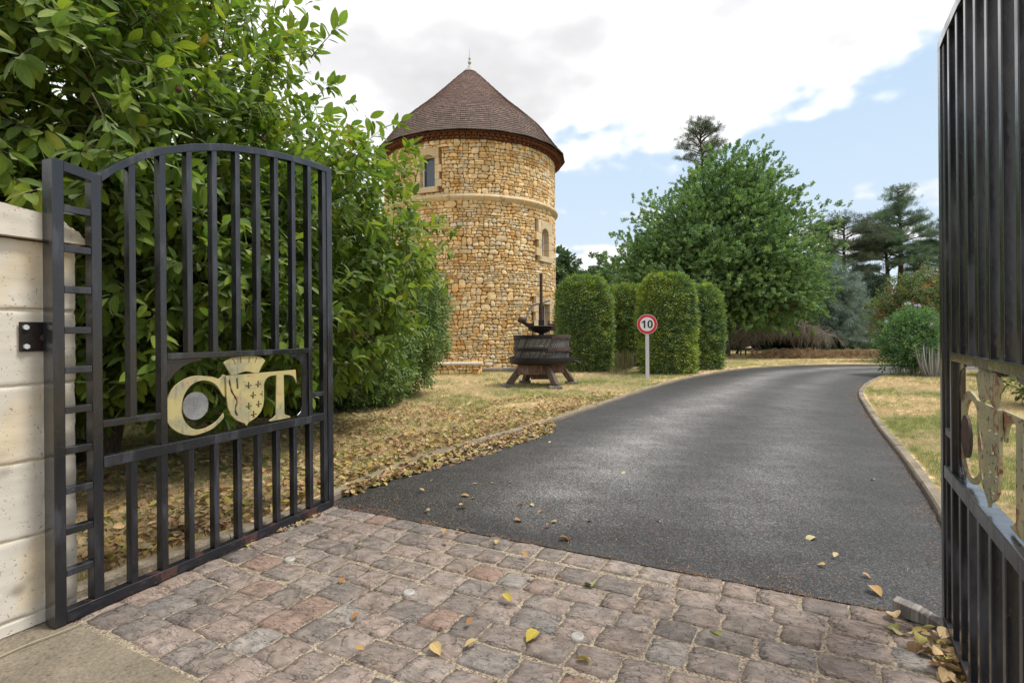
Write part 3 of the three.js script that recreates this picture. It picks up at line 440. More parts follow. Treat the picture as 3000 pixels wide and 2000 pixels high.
{ // wooden wedge, ground lights, stick
  const w = thing('wooden_wedge', 'weathered wooden wedge lying against the foot of the gate', 'wedge', [1.955, 0.012, -2.80], aim(0.62, 0.785));
  const s = poly([[0, 0], [0.235, 0], [0.235, 0.018], [0.10, 0.062], [0, 0.074]]); part('wedge_block', boxUV(extrude(s, 0.075, 0.003)).translate(0, 0, -0.0375), M.wood, w);
  for (const [x, z] of [[-1.45, -3.53], [-0.59, -3.06], [0.30, -2.60]]) {
    const l = thing('ground_light', 'small round steel light set flush in the cobbles', 'ground light', [x, 0.0075, z], 0, 'lights set in the cobbles');
    part('rim', new THREE.LatheGeometry([[0.018, 0.008], [0.022, 0.012], [0.030, 0.009], [0.036, 0.002], [0.036, -0.012]].map((q) => new THREE.Vector2(...q)), 28), M.zinc, l); part('lens', new THREE.CylinderGeometry(0.0185, 0.0185, 0.012, 24).translate(0, 0.001, 0), M.zinc, l);
  }
  single('dry_stalk', tube([V(-2.36, 0.016, -2.36), V(-2.285, 0.018, -2.55), V(-2.20, 0.02, -2.68), V(-2.14, 0.03, -2.80), V(-2.125, 0.045, -2.86)], (t) => 0.0042 - 0.002 * t, 6), std({ color: srgb(158, 144, 120), roughness: 0.9 }), 'long dry pale plant stalk lying on the concrete by the pillar', 'stalk');
}
// ---------------------------------------------------------------- the round tower
const TC = [-1.897, -25.677], TR = 3.90;
function clipPoly(p, a, b, c) { const out = []; for (let i = 0; i < p.length; i++) { const q = p[i], r = p[(i + 1) % p.length], dq = a * q[0] + b * q[1] - c, dr = a * r[0] + b * r[1] - c; if (dq <= 0) out.push(q); if ((dq < 0 && dr > 0) || (dq > 0 && dr < 0)) { const t = dq / (dq - dr); out.push([lerp(q[0], r[0], t), lerp(q[1], r[1], t)]); } } return out; }
const areaOf = (p) => { let s = 0; for (let i = 0; i < p.length; i++) { const q = p[i], r = p[(i + 1) % p.length]; s += q[0] * r[1] - r[0] * q[1]; } return s / 2; };
function rubble(x0, x1, y0, y1, rects, seed, big) {               // irregular fitted stones as polygons
  const R = rng(seed);
  // rough courses with wavy beds, slanting joints, knocked-off corners and now and then a stone two courses high
  const ys = [y0]; while (ys[ys.length - 1] < y1 - 0.07) ys.push(ys[ys.length - 1] + 0.075 + R() * 0.105); ys[ys.length - 1] = y1;
  const bed = (j, s) => j <= 0 ? y0 : j >= ys.length - 1 ? y1 : ys[j] + 0.065 * n3(s * 1.0, j * 0.37, seed) + 0.034 * n3(s * 3.3, j * 0.9, seed + 5), taken = ys.map(() => []), raw = [];
  for (let j = 0; j < ys.length - 1; j++) {
    let x = x0 - R() * 0.2, xb = x, xt = x;
    while (x < x1) {
      const hit = taken[j].find((q) => x >= q[0] - 0.05 && x < q[1] - 0.001); if (hit) { x = xb = xt = hit[1]; continue; }
      const hgt = ys[j + 1] - ys[j]; let w = hgt * (0.65 + R() * R() * 1.9) + R() * 0.12; const nx = taken[j].reduce((m, q) => q[0] >= x ? Math.min(m, q[0]) : m, 1e9); let last = false; if (x + w > nx - 0.09) { w = nx - x; last = true; }
      const tall = R() < big && !last && w > 0.17 && j + 2 < ys.length; const top = tall ? j + 2 : j + 1; if (tall) { taken[j + 1].push([x, x + w]); xb = xt = x; }
      const slant = last || tall ? 0 : gauss(R) * 0.034, rb = x + w - slant, rt = x + w + slant, add = (l, r, f0, f1) => {     // l, r: [bottom x, top x]
        const P = (u, v) => { const xx = lerp(lerp(l[0], l[1], v), lerp(r[0], r[1], v), u), yy = lerp(bed(j, xx), bed(top, xx), lerp(f0, f1, v)); return [xx, yy]; }, cut = (k) => R() < 0.8 ? 0.10 + R() * 0.30 : 0.03, ww = r[0] - l[0], hh = (bed(top, x) - bed(j, x)) * (f1 - f0), m = Math.min(ww, hh); let q = [];
        let c = cut() * m; q.push(P(c / ww, 0)); q.push(P(0.5, 0)); c = cut() * m; q.push(P(1 - c / ww, 0)); q.push(P(1, c / hh)); c = cut() * m; q.push(P(1, 1 - c / hh)); q.push(P(1 - c / ww, 1)); q.push(P(0.4 + R() * 0.2, 1)); c = cut() * m; q.push(P(c / ww, 1)); q.push(P(0, 1 - c / hh)); c = cut() * m; q.push(P(0, c / hh)); q = q.map(([a, b]) => [a + (R() - 0.5) * 0.012, b + (R() - 0.5) * 0.010]); raw.push(q);
      };
      if (!tall && hgt > 0.14 && w > 0.16 && R() < 0.16) { const f = 0.35 + R() * 0.3; add([xb, lerp(xb, xt, f)], [rb, lerp(rb, rt, f)], 0, f); add([lerp(xb, xt, f), xt], [lerp(rb, rt, f), rt], f, 1); } else add([xb, xt], [rb, rt], 0, 1);
      x += w; xb = rb; xt = rt;
    }
  }
  const out = [];
  for (let p of raw) {
    const x = p.reduce((m, q) => m + q[0], 0) / p.length, cy = p.reduce((m, q) => m + q[1], 0) / p.length;
    p = clipPoly(p, 0, 1, y1); p = clipPoly(p, 0, -1, -y0); p = clipPoly(p, 1, 0, x1); p = clipPoly(p, -1, 0, -x0);
    for (const [a, b, c, d] of rects) {
      if (p.length < 3) break; const hit = clipPoly(clipPoly(clipPoly(clipPoly(p, 1, 0, b), -1, 0, -a), 0, 1, d), 0, -1, -c); if (hit.length < 3) continue;
      const s = [[a - x, [1, 0, a]], [x - b, [-1, 0, -b]], [c - cy, [0, 1, c]], [cy - d, [0, -1, -d]]].sort((m, n) => n[0] - m[0])[0]; p = s[0] > -0.06 ? clipPoly(p, ...s[1]) : [];
    }
    if (p.length < 3) continue; const A = areaOf(p); if (A < 0.0022) continue; out.push({ p, A });
  }
  return out;
}
function stoneGeo(s, toWorld, R, col, gap = 0.0075) {                   // a pillow-faced stone from its outline
  let { p } = s; const cx = p.reduce((a, q) => a + q[0], 0) / p.length, cy = p.reduce((a, q) => a + q[1], 0) / p.length;
  const xs = p.map((e) => e[0]), ysv = p.map((e) => e[1]), hw = Math.max(gap * 2, (Math.max(...xs) - Math.min(...xs)) / 2), hh = Math.max(gap * 2, (Math.max(...ysv) - Math.min(...ysv)) / 2); let q = [];
  for (let i = 0; i < p.length; i++) { const a = p[i], b = p[(i + 1) % p.length]; if (Math.hypot(b[0] - a[0], b[1] - a[1]) < 0.008) continue; q.push(a); }
  q = q.map(([x, y]) => [cx + (x - cx) * (1 - gap / hw), cy + (y - cy) * (1 - gap / hh)]);
  const n = q.length, d0 = 0.040 + R() * 0.03, tx = (R() - 0.5) * 0.22, ty = (R() - 0.5) * 0.24, P = [], I = [], U = [];
  const rings = [[1.0, -0.05, 0], [0.985, d0 * 0.62, 0.2], [0.86, d0 * 0.95, 1]];
  for (const [sc, d, w] of rings) for (const [x, y] of q) { const u = cx + (x - cx) * sc, v = cy + (y - cy) * sc; P.push(...toWorld(u, v, d + w * ((u - cx) * tx + (v - cy) * ty + (R() - 0.5) * 0.012))); U.push(u, v); }
  P.push(...toWorld(cx, cy, d0 + (R() - 0.4) * 0.018)); U.push(cx, cy);
  for (let r = 0; r < 2; r++) for (let i = 0; i < n; i++) { const a = r * n + i, b = r * n + (i + 1) % n; I.push(a, b, a + n, b, b + n, a + n); }
  for (let i = 0; i < n; i++) I.push(2 * n + i, 2 * n + (i + 1) % n, 3 * n);
  const g = new THREE.BufferGeometry(); g.setAttribute('position', new THREE.Float32BufferAttribute(P, 3)); g.setAttribute('uv', new THREE.Float32BufferAttribute(U, 2)); g.setIndex(I); g.computeVertexNormals(); return paintGeo(g, col);
}
const stoneTone = (R) => { const t = R(); let c = t < 0.50 ? [228, 200, 152] : t < 0.82 ? [234, 212, 172] : t < 0.94 ? [222, 188, 132] : t < 0.965 ? [210, 164, 102] : [220, 209, 190]; const f = 0.88 + R() * 0.2; return srgb(c[0] * f, c[1] * f, c[2] * f); };
{
  const t = thing('stone_tower', 'round ochre rubble stone tower with a conical tiled roof', 'tower', [TC[0], 0, TC[1]]);
  const cylW = (s, h, d) => { const a = s / 3.94; return [(TR + d) * Math.sin(a), h, (TR + d) * Math.cos(a)]; };
  const S = (deg) => deg * DEG * 3.94;
  const wins = [ // centre angle, opening half width, y0, y1, surround half width, surround y0, y1, arched
    { th: -21.8, hw: 0.34, y0: 7.40, y1: 8.72, sw: 0.63, s0: 7.19, s1: 8.98, arch: 0.16 },
    { th: 58.8, hw: 0.31, y0: 4.79, y1: 6.02, sw: 0.80, s0: 4.56, s1: 6.33, arch: 0.24 },
    { th: 56.6, hw: 0.48, y0: 0.95, y1: 2.75, sw: 0.87, s0: 0.74, s1: 3.03, arch: 0 },
  ];
  // mortar core with real openings
  const P = [], I = [], U = [], ths = [], N = 120; for (let i = 0; i <= N; i++) ths.push(-180 + 360 * i / N); for (const w of wins) { const da = w.hw / 3.9 / DEG; ths.push(w.th - da, w.th + da); } ths.sort((a, b) => a - b);
  const hs = [0, 9.5]; for (const w of wins) hs.push(w.y0, w.y1); hs.sort((a, b) => a - b);
  for (const h of hs) for (const a of ths) { P.push(TR * Math.sin(a * DEG), h, TR * Math.cos(a * DEG)); U.push(a * DEG * TR, h); }
  for (let j = 0; j < hs.length - 1; j++) for (let i = 0; i < ths.length - 1; i++) { const a = (ths[i] + ths[i + 1]) / 2, h = (hs[j] + hs[j + 1]) / 2; if (wins.some((w) => Math.abs(a - w.th) < w.hw / 3.9 / DEG && h > w.y0 && h < w.y1)) continue; const q = j * ths.length + i, r = q + ths.length; I.push(q, q + 1, r, q + 1, r + 1, r); }
  const cg = new THREE.BufferGeometry(); cg.setAttribute('position', new THREE.Float32BufferAttribute(P, 3)); cg.setAttribute('uv', new THREE.Float32BufferAttribute(U, 2)); cg.setIndex(I); cg.computeVertexNormals(); part('wall', cg, M.joint, t);
  // stones
  const R = rng(401), rects = wins.map((w) => [S(w.th) - w.sw, S(w.th) + w.sw, w.s0, w.s1]);
    const all = [...rubble(S(-108), S(112), 0.02, 6.84, rects, 31, 0.15), ...rubble(S(-108), S(112), 7.06, 9.40, rects, 33, 0.15)];
  const vis = (s) => { const a = s.p[0][0] / 3.94 - 4.2 * DEG; return s.A * Math.max(0.02, Math.cos(a)); };
  all.sort((a, b) => vis(b) - vis(a)); const rest = [];
  all.forEach((s, i) => { const g = stoneGeo(s, cylW, R, stoneTone(R)); i < 300 ? part('stone', g, M.stone, t) : rest.push(g.toNonIndexed()); });
  part('small_stones', mergeGeometries(rest), M.stone, t).userData.kind = 'stuff';
  // string course in blocks
  const prof = [[3.86, 6.80], [3.955, 6.80], [3.985, 6.845], [4.05, 6.89], [4.085, 6.94], [4.09, 6.985], [4.06, 7.02], [4.02, 7.035], [4.02, 7.065], [3.86, 7.09]].map((q) => new THREE.Vector2(...q));
  for (let i = 0; i < 30; i++) { const a0 = i * 12 * DEG + 0.0012, g = new THREE.LatheGeometry(prof, 5, a0, 12 * DEG - 0.0024); part('string_course_block', boxUV(g, i * 0.31), M.ashlar, t); }
  // windows with dressed stone surrounds
  for (const w of wins) {
    const win = new THREE.Group(); win.name = 'window'; win.rotation.y = w.th * DEG; t.add(win); const D0 = 3.52, D1 = 3.965;
    const R2 = rng(Math.floor(w.y0 * 100)), rows = Math.round((w.y1 - w.arch * 0.2 - w.y0) / 0.36), ht = (w.y1 - w.arch - w.y0) / rows;
    for (const sd of [-1, 1]) for (let k = 0; k < rows; k++) { const wide = (k + (sd > 0 ? 0 : 0)) % 2 === 0, a = w.hw, b = wide ? w.sw : w.hw + (w.sw - w.hw) * 0.62; part('jamb_block', rbox(Math.min(sd * a, sd * b), Math.max(sd * a, sd * b), w.y0 + k * ht + 0.004, w.y0 + (k + 1) * ht - 0.004, D0, D1 - 0.004 - R2() * 0.006, 0.01), M.ashlar, win); }
    const L = new THREE.Shape(), yb = w.y1 - w.arch, bw = w.sw * 0.80; L.moveTo(-bw, yb + 0.004); L.lineTo(-w.hw, yb + 0.004); if (w.arch) { const r = (w.hw * w.hw + w.arch * w.arch) / (2 * w.arch), a = Math.asin(w.hw / r); L.absarc(0, w.y1 - r, r, Math.PI / 2 + a, Math.PI / 2 - a, true); } L.lineTo(w.hw, yb + 0.004); L.lineTo(bw, yb + 0.004); L.lineTo(bw, w.s1); L.lineTo(-bw, w.s1); L.closePath();
    part('lintel', boxUV(extrude(L, D1 - D0, 0.006, 14)).translate(0, 0, D0), M.ashlar, win);
    part('sill', rbox(-w.sw * 0.74, w.sw * 0.74, w.s0, w.y0 + 0.01, D0 + 0.01, D1 + 0.05, 0.012), M.ashlar, win);
    const fz = 3.66, fw = 0.045; for (const sd of [-1, 1]) part('frame_side', rbox(sd > 0 ? w.hw - fw : -w.hw, sd > 0 ? w.hw : -w.hw + fw, w.y0 + 0.012, w.y1 - 0.01, fz, fz + 0.05), M.white, win);
    for (const y of [w.y0 + 0.012, w.y1 - fw - 0.012]) part('frame_rail', rbox(-w.hw + fw, w.hw - fw, y, y + fw, fz, fz + 0.05), M.white, win);
    part('pane', new THREE.BoxGeometry((w.hw - fw) * 2, w.y1 - w.y0 - 0.1, 0.012).translate(0, (w.y0 + w.y1) / 2, fz + 0.025), M.glass, win);
    part('curtain', rbox(-w.hw + 0.02, w.hw - 0.02, w.y0 + 0.03, w.y1 - 0.03, fz - 0.10, fz - 0.085, 0.003), std({ color: srgb(96, 104, 118), roughness: 0.9 }), win);
  }
  // roof: bell-cast cone of flat tile courses laid on facets
  const prf = [[4.37, 9.50], [4.18, 9.72], [3.90, 10.08], [3.36, 10.80], [2.76, 11.38], [2.08, 11.98], [1.54, 12.50], [0.92, 13.12], [0.52, 13.52], [0.28, 13.73], [0.10, 13.86]];
  const pc = new THREE.CatmullRomCurve3(prf.map(([r, y]) => V(r, y, 0)), false, 'centripetal'), PL = pc.getLength(), NF = 20;
  const under = new THREE.LatheGeometry([[0.0, 13.82], ...prf.slice().reverse().map(([r, y]) => [Math.max(0.02, r - 0.06), y - 0.035]), [4.28, 9.46], [3.95, 9.42], [3.80, 9.42]].map((q) => new THREE.Vector2(...q)), 60);
  const roof = part('roof', boxUV(under), std({ color: srgb(74, 52, 46), roughness: 1 }), t), tiles = [];
  const Rr = rng(90), rows = 44, mat4 = new THREE.Matrix4();
  for (let j = 0; j < rows; j++) {
    const s = (j + 0.35) / rows, c = pc.getPointAt(s), d = pc.getTangentAt(s), rad = c.x, nt = Math.max(6, Math.round(2 * Math.PI * rad / 0.185)), h = PL / rows * 1.75;
    for (let i = 0; i < nt; i++) {
      const a = (i + (j % 2) * 0.5) / nt * 2 * Math.PI - Math.PI, fa = 2 * Math.PI / NF, m = ((a % fa) + fa) % fa - fa / 2, facet = Math.cos(fa / 2 * 0.92) / Math.cos(m), rr = rad * lerp(1, facet * 1.006, sstep(0.2, 1.0, rad));
      if (Math.cos(a - 4.2 * DEG) < -0.35 && j > 4) continue;
      const w = 2 * Math.PI * rad / nt, tilt = Math.atan2(d.y, -d.x) - 0.16; const g = new THREE.BoxGeometry(w * 0.99, 0.036, h);
      g.translate(0, 0, -h * 0.18); g.rotateX(tilt + (Rr() - 0.5) * 0.02); g.rotateZ((Rr() - 0.5) * 0.02); g.translate(0, c.y + 0.012 + (Rr() - 0.5) * 0.006, rr + 0.012); g.rotateY(a);
      const lich = sstep(3.0, 4.2, rad + (Rr() - 0.5) * 1.6), q = Rr(); let k = q < 0.5 ? [142, 117, 108] : q < 0.8 ? [150, 123, 113] : [132, 110, 103]; k = mixc(k, [112, 98, 90], lich * 0.8); const f = 0.97 + Rr() * 0.10;
      const gg = g.toNonIndexed(); paintGeo(gg, srgb(k[0] * f, k[1] * f, k[2] * f)); tiles.push({ g: gg, v: w * Math.max(0.01, Math.cos(a - 4.2 * DEG)) * (rad > 0.4 ? 1 : 0.5) * (1 + rad * 0.3) });
    }
  }
  tiles.sort((a, b) => b.v - a.v); tiles.slice(0, 300).forEach((q) => part('roof_tile', q.g, M.tile, roof)); part('roof_tiles', mergeGeometries(tiles.slice(300).map((q) => q.g)), M.tile, roof).userData.kind = 'stuff';
  // eaves: a dark band and a row of half-round tiles
  part('eaves_band', boxUV(new THREE.LatheGeometry([[3.88, 9.24], [4.02, 9.26], [4.04, 9.30], [3.90, 9.32]].map((q) => new THREE.Vector2(...q)), 80)), std({ map: rep(tileMap, 0.8), color: srgb(112, 74, 58), roughness: 1 }), t);
  part('eaves_band', boxUV(new THREE.LatheGeometry([[3.88, 9.425], [4.30, 9.43], [4.325, 9.46], [4.30, 9.49], [3.88, 9.47]].map((q) => new THREE.Vector2(...q)), 80)), std({ map: rep(tileMap, 0.8), color: srgb(96, 64, 52), roughness: 1 }), t);
  { const arc = new THREE.Shape(); arc.absarc(0, 0, 0.098, 0.12, Math.PI - 0.12, false); arc.absarc(0, 0, 0.078, Math.PI - 0.12, 0.12, true); const g0 = boxUV(extrude(arc, 0.40, 0.002, 8)); const em = std({ map: rep(tileMap, 0.6), color: srgb(150, 92, 68), roughness: 0.95 }); for (let i = 0; i < 112; i++) { const a = (i / 112) * 360 - 180; if (a < -112 || a > 116) continue; const m = part('eaves_tile', g0, em, t); m.position.set(3.84 * Math.sin(a * DEG), 9.325, 3.84 * Math.cos(a * DEG)); m.rotation.y = a * DEG; } }
  // finial
  part('finial', new THREE.LatheGeometry([[0.34, 13.76], [0.25, 13.87], [0.12, 13.97], [0.05, 14.12], [0.035, 14.18], [0.07, 14.20], [0.085, 14.25], [0.07, 14.30], [0.03, 14.32], [0.022, 14.38], [0.05, 14.40], [0.06, 14.44], [0.05, 14.48], [0.014, 14.50], [0.008, 14.86], [0, 14.87]].map((q) => new THREE.Vector2(...q)), 20), M.zinc, t);
}
{ // stone bench and the flagstone step at the tower's foot
  const b = thing('stone_bench', 'long low stone bench with a pale slab seat before the tower', 'bench', [-3.4, LAWN, -19.2], 0.02); const R = rng(55);
  part('core', boxUV(new THREE.BoxGeometry(4.5, 0.34, 0.36).translate(0, 0.17, -0.25)), M.joint, b);
  const to = (u, v, d) => [u, v, -0.07 + d]; const list = rubble(-2.27, 2.27, 0, 0.345, [], 71, 0); for (const s of list) part('stone', stoneGeo(s, to, R, stoneTone(R), 0.008), M.stone, b);
  const te = (u, v, d) => [2.25 + d, v, -u]; for (const s of rubble(0.08, 0.42, 0, 0.345, [], 72, 0)) part('stone', stoneGeo(s, te, R, stoneTone(R), 0.008), M.stone, b);
  for (let i = 0; i < 3; i++) { const g = rbox(-2.36 + i * 1.575, -2.365 + (i + 1) * 1.575, 0.35, 0.43, -0.52, 0.05, 0.012), p = g.attributes.position; for (let q = 0; q < p.count; q++) p.setZ(q, p.getZ(q) + 0.01 * n3(p.getX(q) * 5, 1, i)); part('seat_slab', g, M.lime, b); }
  const s = thing('stone_step', 'worn grey flagstone step along the foot of the tower', 'step', [0.35, LAWN, -20.7], 0.02);
  for (let i = 0; i < 4; i++) part('flagstone', rbox(-1.5 + i * 0.75, -1.51 + (i + 1) * 0.75, -0.02, 0.13 + (i % 2) * 0.008, -0.6, 0.15, 0.02), i % 2 ? M.wood : M.concrete, s);
}

// ---------------------------------------------------------------- the old wine press
{
  const t = thing('wine_press', 'old wine press with slatted wooden basket, iron hoops and tall screw', 'wine press', [0.80, LAWN, -14.85], 0.0); const R = rng(202);
  const lathe = (pts, n = 56) => boxUV(new THREE.LatheGeometry(pts.map((q) => new THREE.Vector2(...q)), n));
  // base cross beams, legs on stone pads
  part('base_beam', rbox(-0.66, 0.10, 0.34, 0.60, 0.20, 0.50, 0.012), M.redWood, t); part('base_beam', rbox(0.14, 0.58, 0.36, 0.58, -0.42, 0.16, 0.012), M.redWood, t); part('base_beam', rbox(-0.30, 0.18, 0.20, 0.36, -0.30, 0.30, 0.012), M.darkWood, t);
  for (const [x0, z0, x1, z1] of [[-0.52, 0.34, -0.90, 0.36], [0.12, 0.52, 0.32, 0.94], [0.50, -0.10, 0.88, -0.42], [-0.30, -0.5, -0.42, -0.92]]) {
    part('leg', between(V(x0, 0.58, z0), V(x1, 0.07, z1), 0.17, 0.15, 0.012), M.darkWood, t); part('foot_pad', rbox(x1 - 0.19, x1 + 0.15, -0.02, 0.085, z1 - 0.15, z1 + 0.16, 0.015), M.wood, t);
  }
  // iron tray with spout
  part('tray', lathe([[0.0, 0.60], [0.80, 0.60], [0.855, 0.64], [0.875, 0.70], [0.88, 0.79], [0.865, 0.795], [0.85, 0.70], [0.80, 0.66], [0.0, 0.66]]), M.iron, t);
  part('spout', boxUV(tube([V(0.80, 0.68, 0.20), V(0.92, 0.66, 0.24), V(1.03, 0.60, 0.28)], () => 0.035, 8, 6)), M.iron, t);
  // basket of slanted slats
  const n = 66, r0 = 0.735, y0 = 0.68, y1 = 1.37, slatMats = [[186, 192, 200], [216, 222, 228], [150, 155, 164], [240, 246, 250]].map((c) => std({ map: rep(woodMap, 0.3), color: srgb(...c), bumpMap: rep(woodBump, 0.3), bumpScale: 0.006, roughness: 0.95 }));
  for (let i = 0; i < n; i++) {
    const a = i / n * 6.28318, lean = 0.24; const A = V(r0 * Math.sin(a - lean), y0, r0 * Math.cos(a - lean)), B = V(r0 * Math.sin(a + lean), y1, r0 * Math.cos(a + lean)), mid = V(r0 * Math.sin(a), (y0 + y1) / 2, r0 * Math.cos(a));
    const up = V(Math.sin(a), 0, Math.cos(a)), pts = [A, mid, B]; const g = []; for (let k = 0; k < 2; k++) { const p = pts[k], q = pts[k + 1], L = p.distanceTo(q); const bb = new THREE.BoxGeometry(0.046, L * 1.01, 0.024); const dir = q.clone().sub(p).normalize(), xx = V(0, 0, 0).crossVectors(dir, up).normalize(), zz = V(0, 0, 0).crossVectors(xx, dir); const m = new THREE.Matrix4().makeBasis(xx, dir, zz).setPosition(p.clone().add(q).multiplyScalar(0.5)); g.push(boxUV(bb, i * 0.13).applyMatrix4(m)); }
    part('slat', merge(g), slatMats[Math.floor(R() * 3.99)], t);
  }
  const hoop = (y, h, a0, a1, r, mat) => part('hoop', boxUV(new THREE.LatheGeometry([[r, y], [r + 0.012, y], [r + 0.012, y + h], [r, y + h], [r, y]].map((q) => new THREE.Vector2(...q)), 48, a0, a1 - a0)), mat, t);
  for (const [y, h] of [[1.285, 0.105], [0.965, 0.085]]) { const hp = hoop(y, h, 0, 6.2832, 0.752, M.iron); for (let k = 0; k < 30; k++) { const a = k / 30 * 6.283, b = new THREE.SphereGeometry(0.012, 6, 4); b.translate(0.766 * Math.sin(a), y + h / 2, 0.766 * Math.cos(a)); part('rivet', b, M.iron, hp); } }
  hoop(1.278, 0.115, 0.30, 1.45, 0.765, M.rust); hoop(0.950, 0.10, 0.16, 1.45, 0.765, M.rust);
  part('press_plate', lathe([[0, 1.24], [0.70, 1.24], [0.70, 1.27], [0, 1.27]], 40), M.darkWood, t);
  // screw with thread
  const sc = []; for (let k = 0; k < 66; k++) { const y = 1.25 + k * 0.0275; sc.push([0.036, y], [0.047, y + 0.007], [0.047, y + 0.016], [0.036, y + 0.0235]); } sc.unshift([0, 1.25]); sc.push([0, sc[sc.length - 1][1]]); part('screw', lathe(sc, 18), M.rust, t);
  part('collar', lathe([[0.05, 1.28], [0.07, 1.28], [0.07, 1.42], [0.05, 1.42]], 18), M.iron, t);
  // ratchet head: bowl, plate, nut, pawls, lever socket
  part('head_bowl', lathe([[0.06, 1.42], [0.16, 1.45], [0.26, 1.50], [0.33, 1.56], [0.34, 1.60], [0.06, 1.60]], 28), M.iron, t);
  part('head_plate', lathe([[0.06, 1.601], [0.37, 1.601], [0.37, 1.635], [0.06, 1.635]], 28), M.rust, t);
  part('nut', rbox(-0.075, 0.075, 1.636, 1.80, -0.075, 0.075, 0.01), M.iron, t);
  for (const x of [-0.22, 0.20]) part('pawl', rbox(x - 0.02, x + 0.02, 1.636, 1.77, 0.03, 0.08, 0.006), M.rust, t);
  part('head_block', rbox(0.16, 0.37, 1.50, 1.69, 0.0, 0.22, 0.012), M.rust, t); part('head_block', rbox(-0.36, -0.20, 1.52, 1.70, -0.02, 0.2, 0.012), M.iron, t);
  part('lever_arm', between(V(-0.30, 1.60, 0.1), V(-0.50, 1.74, 0.12), 0.10, 0.12, 0.012), M.iron, t);
  const so = lathe([[0.035, -0.11], [0.075, -0.11], [0.085, -0.09], [0.085, 0.09], [0.075, 0.11], [0.035, 0.11]], 20); so.rotateZ(Math.PI / 2 - 0.25); so.translate(-0.52, 1.79, 0.13); part('lever_socket', so, M.rust, t);
  part('handle', boxUV(tube([V(-0.42, 1.80, 0.05), V(-0.35, 2.03, 0.0), V(-0.26, 2.17, -0.02), V(0.02, 2.25, -0.02), V(0.24, 2.33, -0.02)], () => 0.022, 8, 20)), M.wood, t);
}

// ---------------------------------------------------------------- the speed limit sign
{
  const t = thing('speed_sign', 'round red and white speed limit sign reading 10 on a grey post', 'sign', [4.13, LAWN, -16.67], -0.22);
  part('post', boxUV((() => { const s = poly([[-0.055, -0.02], [0.055, -0.02], [0.055, 0.02], [0.045, 0.02], [0.045, -0.01], [-0.045, -0.01], [-0.045, 0.02], [-0.055, 0.02]]); const g = extrude(s, 1.72, 0.001); g.rotateX(-Math.PI / 2); return g; })()), M.galv, t);
  const c = 1.685; const disc = (r, z, d, mat, name, p) => { const g = new THREE.CylinderGeometry(r, r, d, 64); g.rotateX(Math.PI / 2); g.translate(0, c, z); return part(name, g, mat, p); };
  const plate = disc(0.302, 0.042, 0.012, M.galv, 'plate', t); disc(0.298, 0.0495, 0.003, M.signWhite, 'border', plate); disc(0.290, 0.0525, 0.003, M.signRed, 'red_ring', plate); disc(0.212, 0.0555, 0.003, M.signWhite, 'white_field', plate);
  const font = await new FontLoader().loadAsync('fonts/droid/droid_sans_bold.typeface.json'); const g = new TextGeometry('10', { font, size: 0.235, depth: 0.003, curveSegments: 8, bevelEnabled: false }); g.computeBoundingBox(); const b = g.boundingBox; g.translate(-(b.min.x + b.max.x) / 2, c - (b.min.y + b.max.y) / 2, 0.0572); part('number', g, M.signBlack, plate);
  for (const y of [c - 0.12, c + 0.01]) part('clamp', rbox(-0.06, 0.06, y, y + 0.03, -0.028, 0.035, 0.003), M.galv, t);
}
// ---------------------------------------------------------------- vegetation
function lobePoint(lobes, R, depth = 0.22, rough = 0.2, freq = 1.2) {   // a point near the outer skin of a cluster of lobes
  for (let k = 0; k < 60; k++) {
    const tot = lobes.reduce((a, l) => a + l.w, 0); let q = R() * tot, L = lobes[0]; for (const l of lobes) { if ((q -= l.w) <= 0) { L = l; break; } }
    const d = rndDir(R), sc = 1 + rough * n3(d.x * 2.3 * freq + L.c[0] * 3.1, d.y * 2.3 * freq + L.c[1], d.z * 2.3 * freq + L.c[2]) * 2 + rough * 0.7 * n3(d.x * 6 * freq + L.c[0], d.y * 6 * freq, d.z * 6 * freq) * 2;
    const f = (1 - Math.pow(R(), 1.6) * depth * 2) * sc; const p = V(L.c[0] + d.x * L.r[0] * f, L.c[1] + d.y * L.r[1] * f, L.c[2] + d.z * L.r[2] * f);
    let deep = false; for (const m of lobes) if (m !== L) { const e = Math.hypot((p.x - m.c[0]) / m.r[0], (p.y - m.c[1]) / m.r[1], (p.z - m.c[2]) / m.r[2]); if (e < 1 - depth * 2.2) { deep = true; break; } }
    if (deep) continue; const nrm = V(d.x / L.r[0], d.y / L.r[1], d.z / L.r[2]).normalize(); return { p, n: nrm };
  }
  return null;
}
const withW = (ls) => ls.map(([c, r]) => ({ c, r, w: Math.pow(r[0] * r[1] * r[2], 2 / 3) }));
function coreGeo(lobes, k) { return merge(lobes.map((l) => { const g = new THREE.IcosahedronGeometry(1, 3); const p = g.attributes.position; for (let i = 0; i < p.count; i++) { const x = p.getX(i), y = p.getY(i), z = p.getZ(i), s = k * (1 + 0.22 * n3(x * 2 + l.c[0], y * 2, z * 2)); p.setXYZ(i, l.c[0] + x * l.r[0] * s, Math.max(0.1, l.c[1] + y * l.r[1] * s), l.c[2] + z * l.r[2] * s); } g.computeVertexNormals(); return g; })); }
